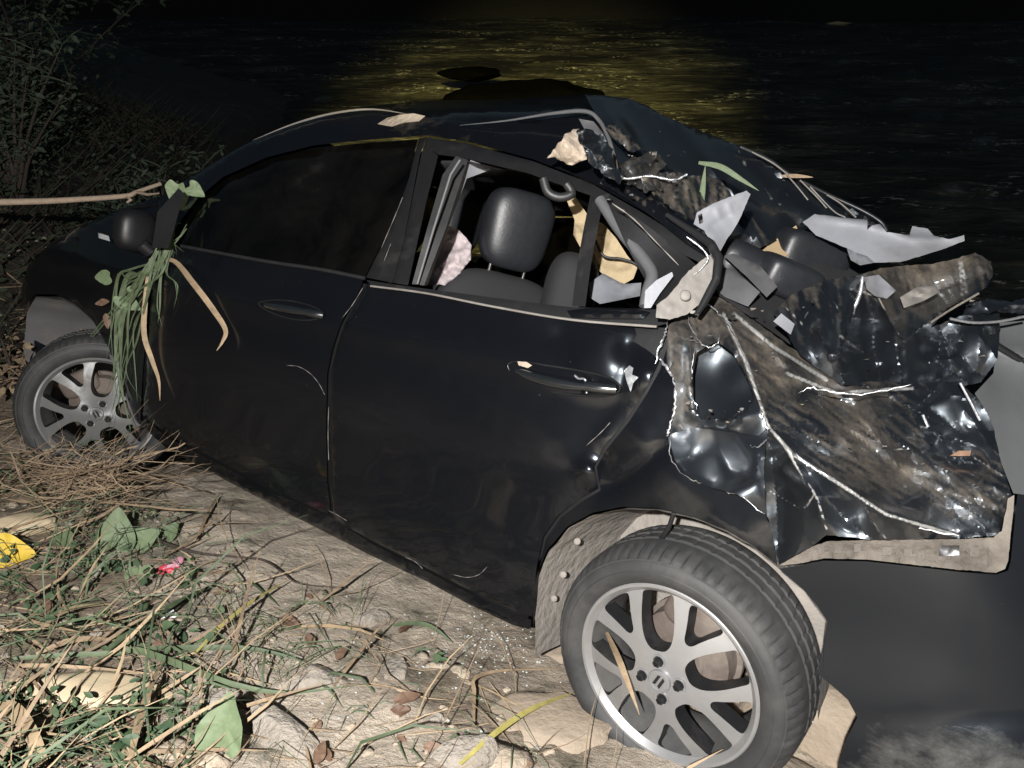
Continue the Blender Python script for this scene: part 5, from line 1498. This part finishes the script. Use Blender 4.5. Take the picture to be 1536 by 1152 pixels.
# ---- stuff nobody could count
def density(px, py):
    """green blades, dry straw, small weeds, pebbles at this place on the bank"""
    left = float(smooth01(420, 40, px))
    g = .16 + 1.0 * left * float(smooth01(680, 800, py)) + .9 * math.exp(-((px - 330) / 140) ** 2 - ((py - 950) / 55) ** 2) + .8 * math.exp(-((px - 960) / 50) ** 2 - ((py - 1150) / 25) ** 2) \
        + .35 * math.exp(-((px - 600) / 90) ** 2 - ((py - 900) / 40) ** 2) + .35 * math.exp(-((px - 730) / 60) ** 2 - ((py - 960) / 30) ** 2) + .5 * math.exp(-((px - 330) / 60) ** 2 - ((py - 745) / 25) ** 2)
    s = .20 + .75 * left + 1.8 * math.exp(-((px - 130) / 110) ** 2 - ((py - 700) / 50) ** 2) + .6 * math.exp(-((px - 330) / 160) ** 2 - ((py - 1060) / 90) ** 2) + .3 * math.exp(-((px - 560) / 60) ** 2 - ((py - 920) / 50) ** 2)
    w = .03 + .5 * left * float(smooth01(640, 760, py)) + 1.6 * math.exp(-((px - 150) / 110) ** 2 - ((py - 1100) / 45) ** 2) + .35 * math.exp(-((px - 730) / 90) ** 2 - ((py - 960) / 35) ** 2)
    return g, s, w

GR, ST, WE, PB, LF, CL = Acc(), Acc(), Acc(), Acc(), Acc(), Acc()
fence_poly = [(860, 1000), (880, 850), (960, 800), (1100, 820), (1200, 950), (1225, 1100), (1150, 1152), (950, 1152)]
rnd = random.Random(11)
cnt = 0
ICO = None
_bm = bmesh.new(); bmesh.ops.create_icosphere(_bm, subdivisions=2, radius=1.0)
_bm.verts.ensure_lookup_table()
ICV = np.array([tuple(v.co) for v in _bm.verts]); ICF = [tuple(v.index for v in f.verts) for f in _bm.faces]; _bm.free()
def clod_geo(c, r):
    so = np.array([rnd.uniform(0, 99) for _ in range(3)])
    st = np.array([rnd.uniform(.8, 1.5), rnd.uniform(.7, 1.2), rnd.uniform(.4, .75)]) * r
    return [c + p * st * (1 + 1.3 * fbm(p * 1.5 + so, 3) + .5 * fbm(p * 4 + so, 2, True) - .2) for p in ICV], ICF
def pebble_geo(c, r):
    d = [(1, 0, 0), (-1, 0, 0), (0, 1, 0), (0, -1, 0), (0, 0, 1), (0, 0, -1)]
    V = [c + np.array([a * r * rnd.uniform(.6, 1.3), b * r * rnd.uniform(.6, 1.3), e * r * rnd.uniform(.4, .8)]) for a, b, e in d]
    return V, [(0, 2, 4), (2, 1, 4), (1, 3, 4), (3, 0, 4), (2, 0, 5), (1, 2, 5), (3, 1, 5), (0, 3, 5)]
for k in range(60000):
    # denser towards the camera
    y = .5 + 4.6 * rnd.random() ** 1.35
    x = rnd.uniform(-1.05, 1.0) * (.5 + .72 * y)
    zb = float(gh_base(x, y))
    if zb < .02: continue
    px, py, q = to_px((x, y, zb))
    if not (-260 < px < 1330 and 300 < py < 1400): continue
    if px > 1100 and py < 1000: continue
    # nothing grows through the body: skip the footprint of the car
    pc = w2c((x, y, zb))
    if -1.0 < pc[0] < 2.75 and pc[1] < (.74 if pc[0] < 2.2 else .70) and pc[1] > -.9: continue
    if abs(pc[0] - HUB_R[0]) < .34 and pc[1] < .92: continue
    g, s, w = density(px, py)
    u = rnd.random() * 3.4
    p = np.array([x, y, gh(x, y)])
    gs, ss, ws = g * .30, s * .30, w * .26
    if -60 < px < 245 and 1000 < py < 1062 or px < 75 and 762 < py < 830: gs, ss, ws = gs * .2, ss * .35, ws * .2
    if u < gs:
        L = rnd.choice((.05, .08, .12, .2, .32)) * rnd.uniform(.7, 1.3) * (1.1 if px < 300 else .8); az = rnd.uniform(0, 6.28); lean = rnd.uniform(1.2, 2.2)
        d = np.array([math.cos(az), math.sin(az), 0])
        pts = [p + d * L * math.sin(lean * t) * t + np.array([0, 0, L * t * math.cos(lean * t * .9)]) for t in (0, .33, .66, 1)]
        pts = [np.array([a[0], a[1], max(a[2], gh(a[0], a[1]) + .004)]) for a in pts]
        V, F = blade_mesh(pts, rnd.choice((.002, .0025, .003, .004, .007)), np.array([rnd.uniform(-.5, .5), -.6, .7]))
        GR.add(V, F, rnd.random())
    elif u < gs + ss:
        L = rnd.uniform(.06, .34); az = rnd.gauss(0.5, .9); d = np.array([math.cos(az), math.sin(az), 0]) * rnd.choice((-1, 1))
        up = rnd.random() ** 2 * .5
        pts = []
        bend = rnd.uniform(-.5, .5)
        for t in (0, .35, .7, 1):
            a = p + d * L * t + np.array([-d[1], d[0], 0]) * bend * L * t * t
            a[2] = max(gh(a[0], a[1]) + .006 + rnd.random() * .02, p[2] + up * L * t)
            pts.append(a)
        V, F = blade_mesh(pts, rnd.choice((.0015, .002, .003, .004, .009)), np.array([rnd.uniform(-.5, .5), -.6, .7]))
        ST.add(V, F, rnd.random() ** 1.3)
    elif u < gs + ss + ws:
        h = rnd.uniform(.02, .09)
        for j in range(rnd.choice((3, 4, 5, 6))):
            az = rnd.uniform(0, 6.28)
            o = p + np.array([rnd.uniform(-.025, .025), rnd.uniform(-.025, .025), h * rnd.random()])
            V, F = leaf_geo('oval' if rnd.random() < .8 else 'heart', o, (math.cos(az), math.sin(az), rnd.uniform(-.2, .8)), (rnd.uniform(-.4, .4), -.3, 1), rnd.uniform(.010, .032))
            WE.add(V, F, rnd.random())
    elif u > 3.02:
        r = rnd.uniform(.003, .012) * (2.2 if rnd.random() < .08 else 1)
        if rnd.random() < .42:
            r *= 1.3 * (2.0 if rnd.random() < .06 else 1)
            V, F = clod_geo(p - np.array([0, 0, r * .15]), r); (CL if rnd.random() < .75 else PB).add(V, F, rnd.random())
    elif u > 3.008:
        az = rnd.uniform(0, 6.28)
        V, F = leaf_geo('oval', p + np.array([0, 0, .012]), (math.cos(az), math.sin(az), rnd.uniform(0, .3)), (rnd.uniform(-.5, .5), -.3, 1), rnd.uniform(.03, .08), .35)
        LF.add(V, F, rnd.random())
CL.build('clods', MAT['clod'], None, 'crumbled clay clods lying over the bank', 'stuff')
GR.build('grass', MAT['grass'], None, 'green grass growing over the left of the bank', 'stuff')
WE.build('weeds', MAT['weed'], None, 'small dark leaved weeds on the bank', 'stuff')
PB.build('pebbles', MAT['stone'], None, 'pale crumbs of clay and gravel on the bank', 'stuff', False)
LF.build('leaf_litter', MAT['brownleaf'], None, 'dead brown leaves scattered on the bank', 'stuff')
GC = Acc()
for k in range(260):
    px, py = rnd.gauss(735, 45), rnd.gauss(968, 22)
    if k > 160: px, py = rnd.uniform(450, 860), rnd.uniform(880, 1140)
    p = gpt(px, py)
    V, F = pebble_geo(p + np.array([0, 0, .004]), rnd.uniform(.0015, .0042)); GC.add(V, F, .5)
GC.build('glass_crumbs', MAT['glasscrumb'], None, 'broken safety glass scattered below the corner of the sill', 'stuff', False)
# heap of straw washed against the front wheel
for k in range(200):
    px = rnd.gauss(135, 60); py = rnd.gauss(712, 20)
    if py < 655 + max(0, (px - 100)) * .12: py = 660 + rnd.random() * 50
    p = CAMW + rayw(px, py) * (2.86 + rnd.uniform(-.05, .05) - (py - 690) * .0035)
    L = rnd.choice((.05, .1, .18, .34, .5)) * rnd.uniform(.7, 1.2); az = rnd.gauss(.15, .32)
    d = (W[:, 0] * math.cos(az) - W[:, 1] * math.sin(az)) * rnd.choice((-1, 1)) + np.array([0, rnd.uniform(-.3, .3), rnd.uniform(-.1, .1)])
    bend = rnd.gauss(0, .4)
    pts = [p + d * L * (t - .5) + W[:, 1] * (bend * L * (t - .5) ** 2 * 2) + W[:, 0] * rnd.uniform(-.08, .08) * L for t in (0, .2, .4, .6, .8, 1)]
    V, F = blade_mesh(pts, rnd.choice((.0015, .002, .003, .004, .007)), camdir(p) + np.array([rnd.uniform(-.5, .5), 0, rnd.uniform(-.3, .5)]))
    ST.add(V, F, rnd.random() ** 1.2 - .3)
ST.build('dry_straw', MAT['straw'], None, 'dry straw strewn over the bank and heaped under the front wheel', 'stuff')

# ---- grass and straw caught on the door mirror
clump = None
def hang(name, pl, width, mat, parent, tone, off=.05, base=None):
    L = [onS(x, y, o) for x, y, o in smooth_line([(x, y, off + .02 * math.sin(i * 1.3)) for i, (x, y) in enumerate(pl)], 5)]
    Lw = [c2w(p) for p in L]
    if base is not None: Lw = [p - base for p in Lw]
    V, F = blade_mesh(Lw, width, camdir(c2w(L[0])) + np.array([rnd.uniform(-.3, .3), 0, rnd.uniform(-.2, .2)]))
    return mesh_obj(name, V, F, MAT[mat], parent, True, None, {'tone': [tone + .1 * math.sin(i * .5) for i in range(len(V))]})
base = c2w(onS(262, 380, .05))
clump = empty('hanging_grass', base)
tag(clump, 'clump of green grass hanging from the door mirror over the front wheel', 'grass clump')
for pl, w_, tn in [([(262, 300), (250, 335), (240, 400), (205, 480), (178, 590), (162, 655)], .014, .55), ([(268, 300), (262, 350), (235, 400), (190, 440), (172, 520), (160, 600)], .018, .7), ([(255, 330), (225, 395), (188, 420), (176, 480), (172, 560), (190, 640)], .022, .8),
                ([(262, 345), (238, 400), (200, 430), (182, 500), (186, 580), (206, 655)], .016, .5), ([(250, 345), (215, 410), (180, 450), (140, 495), (118, 530), (106, 560)], .010, .8), ([(255, 350), (245, 410), (242, 450), (236, 490)], .014, .5),
                ([(262, 350), (256, 400), (262, 430), (266, 452)], .010, .6), ([(245, 360), (230, 400), (212, 450), (200, 500), (198, 560), (210, 600)], .012, .35), ([(240, 360), (205, 420), (186, 470), (182, 540), (180, 620)], .024, .65), ([(235, 380), (200, 410), (180, 405), (168, 470), (164, 540)], .016, .55),
                ([(272, 322), (250, 338), (232, 345)], .009, .5), ([(280, 336), (262, 352), (240, 362)], .010, .6), ([(248, 318), (252, 350), (262, 372)], .008, .7), ([(236, 340), (256, 355), (268, 380)], .008, .5), ([(262, 300), (256, 330), (252, 360)], .010, .7)]:
    for _j in range(2):
      hang('blade', [(x + rnd.uniform(-9, 9) * (i > 0), y + rnd.uniform(-8, 14)) for i, (x, y) in enumerate(pl)], w_ * rnd.uniform(.3, .65), 'grass', clump, tn, .07 if pl[-1][0] < 215 else .05, base)
for (x, y, sz, ax, ay) in [(266, 276, .075, -.2, .8), (284, 280, .06, .8, .5), (270, 288, .06, .1, 1), (165, 415, .06, -1, .1), (190, 452, .055, .8, .5), (196, 440, .05, .9, -.4), (180, 445, .05, .3, 1)]:
    p = c2w(onS(x, y, .075)); c = camdir(p)
    V, F = leaf_geo('heart', p - base, W[:, 0] * ax + W[:, 1] * ay, c + np.array([rnd.uniform(-.4, .4), 0, rnd.uniform(-.2, .4)]), sz)
    mesh_obj('leaf', V, F, MAT['palegreen'], clump, True, None, {'tone': [.35 if y > 400 else .6] * len(V)})
for (x, y, ax, ay) in [(164, 452, -1, .15), (158, 470, .2, 1)]:
    p = c2w(onS(x, y, .08)); c = camdir(p)
    V, F = leaf_geo('oval', p - base, W[:, 0] * ax + W[:, 1] * ay, c + np.array([.3, 0, .3]), .06)
    mesh_obj('leaf', V, F, MAT['brownleaf'], clump, True, None, {'tone': [.3] * len(V)})
for pl, w_, lb in [([(236, 392), (262, 392), (290, 425), (318, 462), (338, 494), (334, 512), (325, 526)], .020, 'dry tan straw arching down across the front door'), ([(226, 388), (219, 440), (216, 500), (228, 540), (238, 570), (240, 601)], .018, 'dry tan straw hanging straight down the front edge of the front door')]:
    o = hang('straw', pl, w_, 'straw', None, .75, .05)
    tag(top(o), lb, 'straw')
for pl, mt, w_, lb in [([(1050, 322), (1054, 285), (1058, 248)], 'grass', .014, 'green stalk standing behind the pointed grey trim panel'), ([(1048, 244), (1080, 250), (1110, 268), (1138, 286)], 'grass', .014, 'green blade lying across the rear shell above the pointed trim panel'),
                       ([(1172, 264), (1195, 264), (1220, 266)], 'straw', .012, 'short tan straw on the ridge of the far rear shell')]:
    L = smooth_line([c2w(atd(x, y, 1.98 if mt == 'grass' else 2.45)) for x, y in pl], 5)
    V, F = blade_mesh(L, w_, camdir(L[0]))
    tag(top(mesh_obj('grass_blade' if mt == 'grass' else 'straw', V, F, MAT[mt], None, True, None, {'tone': [.7] * len(V)})), lb, 'grass blade' if mt == 'grass' else 'straw')


# ---- shrubs beyond the bonnet
UG, UB = Acc(), Acc()
for k in range(15000):
    x = rnd.uniform(-6.5, -1.0); y = rnd.uniform(3.1, 8.5)
    zb = float(gh_base(x, y))
    if zb < .05: continue
    px, py, q = to_px((x, y, zb))
    if not -200 < px < 470: continue
    pc = w2c((x, y, zb))
    if pc[0] < 3.0 and pc[1] > -1.0 and pc[2] < 1.0 and pc[0] > -1: continue
    hh = max(0, .10 + .55 * (fbm((x * .9, y * .9, 8.0), 3) + .25)) * smooth01(3.0, 4.6, y)
    p = np.array([x, y, gh(x, y) + hh * rnd.random()])
    az = rnd.uniform(0, 6.28)
    if rnd.random() < .3:
        pts = [p + np.array([math.cos(az), math.sin(az), .7]) * t * rnd.uniform(.12, .4) for t in (0, .5, 1)]
        V, F = blade_mesh(pts, .008, np.array([.2, -.8, .4])); (UB if rnd.random() < .6 else UG).add(V, F, rnd.random() * .4)
    else:
        V, F = leaf_geo('oval', p, (math.cos(az), math.sin(az), rnd.uniform(-.5, .6)), (rnd.uniform(-.5, .5), -.6, .7), rnd.uniform(.03, .085) * .99)
        (UG if fbm((x * .8, y * .8, 2.0), 2) > -.06 else UB).add(V, F, rnd.random() * .8)
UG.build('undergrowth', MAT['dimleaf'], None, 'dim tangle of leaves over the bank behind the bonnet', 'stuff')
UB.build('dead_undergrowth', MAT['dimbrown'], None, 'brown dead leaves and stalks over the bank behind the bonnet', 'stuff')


# ---- shrubs
def shrub(label, base, h, spread, n, mat, seed, lsz=.05, stems=7):
    r = random.Random(seed)
    root = empty('shrub', base)
    tag(root, label, 'shrub')
    A = Acc(); T_V = []
    tips = []
    for k in range(stems):
        az = r.uniform(0, 6.28); le = h * r.uniform(.6, 1.05)
        sp_ = spread * r.uniform(.2, 1)
        pts = [np.array([math.cos(az) * sp_ * t ** 1.4 + .03 * fbm((k, t * 3, seed), 2), math.sin(az) * sp_ * t ** 1.4, le * t]) for t in np.linspace(0, 1, 7)]
        tube('stem', pts, [.016 * (1 - .8 * t) for t in np.linspace(0, 1, 7)], MAT['twig'], root, 6)
        for t in range(2, 7):
            tips.append((pts[t], t / 6))
            for j in range(2):
                a2 = r.uniform(0, 6.28)
                e = pts[t] + np.array([math.cos(a2), math.sin(a2), r.uniform(.1, .8)]) * h * .16
                tube_pts = [pts[t], (pts[t] + e) / 2 + np.array([0, 0, .01]), e]
                tips.append((e, t / 6))
                V, F = blade_mesh(tube_pts, .008, np.array([0, -1, .3])); A.add(V, F, .0)
    for k in range(n):
        c, u = r.choice(tips)
        g = r.gauss
        p = c + np.array([g(0, .07), g(0, .07), g(0, .06)]) * h * .8
        az = r.uniform(0, 6.28)
        V, F = leaf_geo('oval', p, (math.cos(az), math.sin(az), r.uniform(-.7, .4)), (g(0, .5), g(-.3, .5), 1), lsz * r.uniform(.5, 1.3))
        A.add(V, F, r.random())
    A.build('foliage', mat, root, None, 'stuff')
    return root
def ground_at(px, py, t):
    d = rayw(px, py); p = CAMW + d * t
    return np.array([p[0], p[1], gh(p[0], p[1]) - .03])
shrub('sparse leafy shrub standing directly behind the bonnet', ground_at(195, 300, 5.0), 1.0, .55, 1300, MAT['bush'], 3, .045, 12)
shrub('taller shrub left of the one behind the bonnet, at the left edge', ground_at(40, 330, 5.2), 1.1, .8, 1700, MAT['bush'], 5, .05, 14)
shrub('low shrub to the right of the others, nearest the water', ground_at(285, 270, 5.5), .95, .75, 1500, MAT['bush'], 8, .05, 12)
shrub('shrub in the top left corner, farthest up the bank', ground_at(60, 170, 7.2), 1.7, 1.3, 2200, MAT['bush'], 12, .07, 14)
shrub('small half dry shrub in front of the car\'s nose', ground_at(-10, 470, 3.7), .5, .4, 220, MAT['straw'], 14, .05, 9)

# dark growth on the far bank: reads as one mass
FB = Acc()
for k in range(2600):
    x = rnd.uniform(-34, 34); y = rnd.uniform(36, 50)
    z = -.6 + .42 * (y - 27) + rnd.random() ** 1.5 * 2.2
    az = rnd.uniform(0, 6.28)
    V, F = leaf_geo('oval', np.array([x, y, max(z, .05)]), (math.cos(az), math.sin(az), rnd.uniform(-.4, .9)), (rnd.uniform(-.6, .6), -.6, .7), rnd.uniform(.3, .8))
    FB.add(V, F, rnd.random() * .5)
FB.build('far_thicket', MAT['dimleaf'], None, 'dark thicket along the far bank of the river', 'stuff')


# things of a kind share a group
GROUPS = {'shrub': 'shrubs beyond the bonnet', 'stone': 'pale stones on the bank', 'straw': 'single straws on the bank and the wreck', 'grass blade': 'single grass blades on the bank and the wreck',
          'leaf': 'fallen leaves', 'clay lump': 'flat clay lumps by the rear tyre', 'stone slab': 'cream stone slabs', 'rock': 'tan rocks by the rear tyre', 'silhouette': 'added shadow silhouettes on the river', 'trim panel': 'grey trim panels torn from the car',
          'scrap': 'small trim scraps on the wreck', 'paper': 'white paper scraps'}
for o in list(scene.objects):
    c_ = o.get('category')
    if c_:
        c_ = {'clay_lump': 'clay lump', 'stone_slab': 'stone slab'}.get(c_, c_)
        o['category'] = c_
        if c_ in GROUPS: o['group'] = GROUPS[c_]
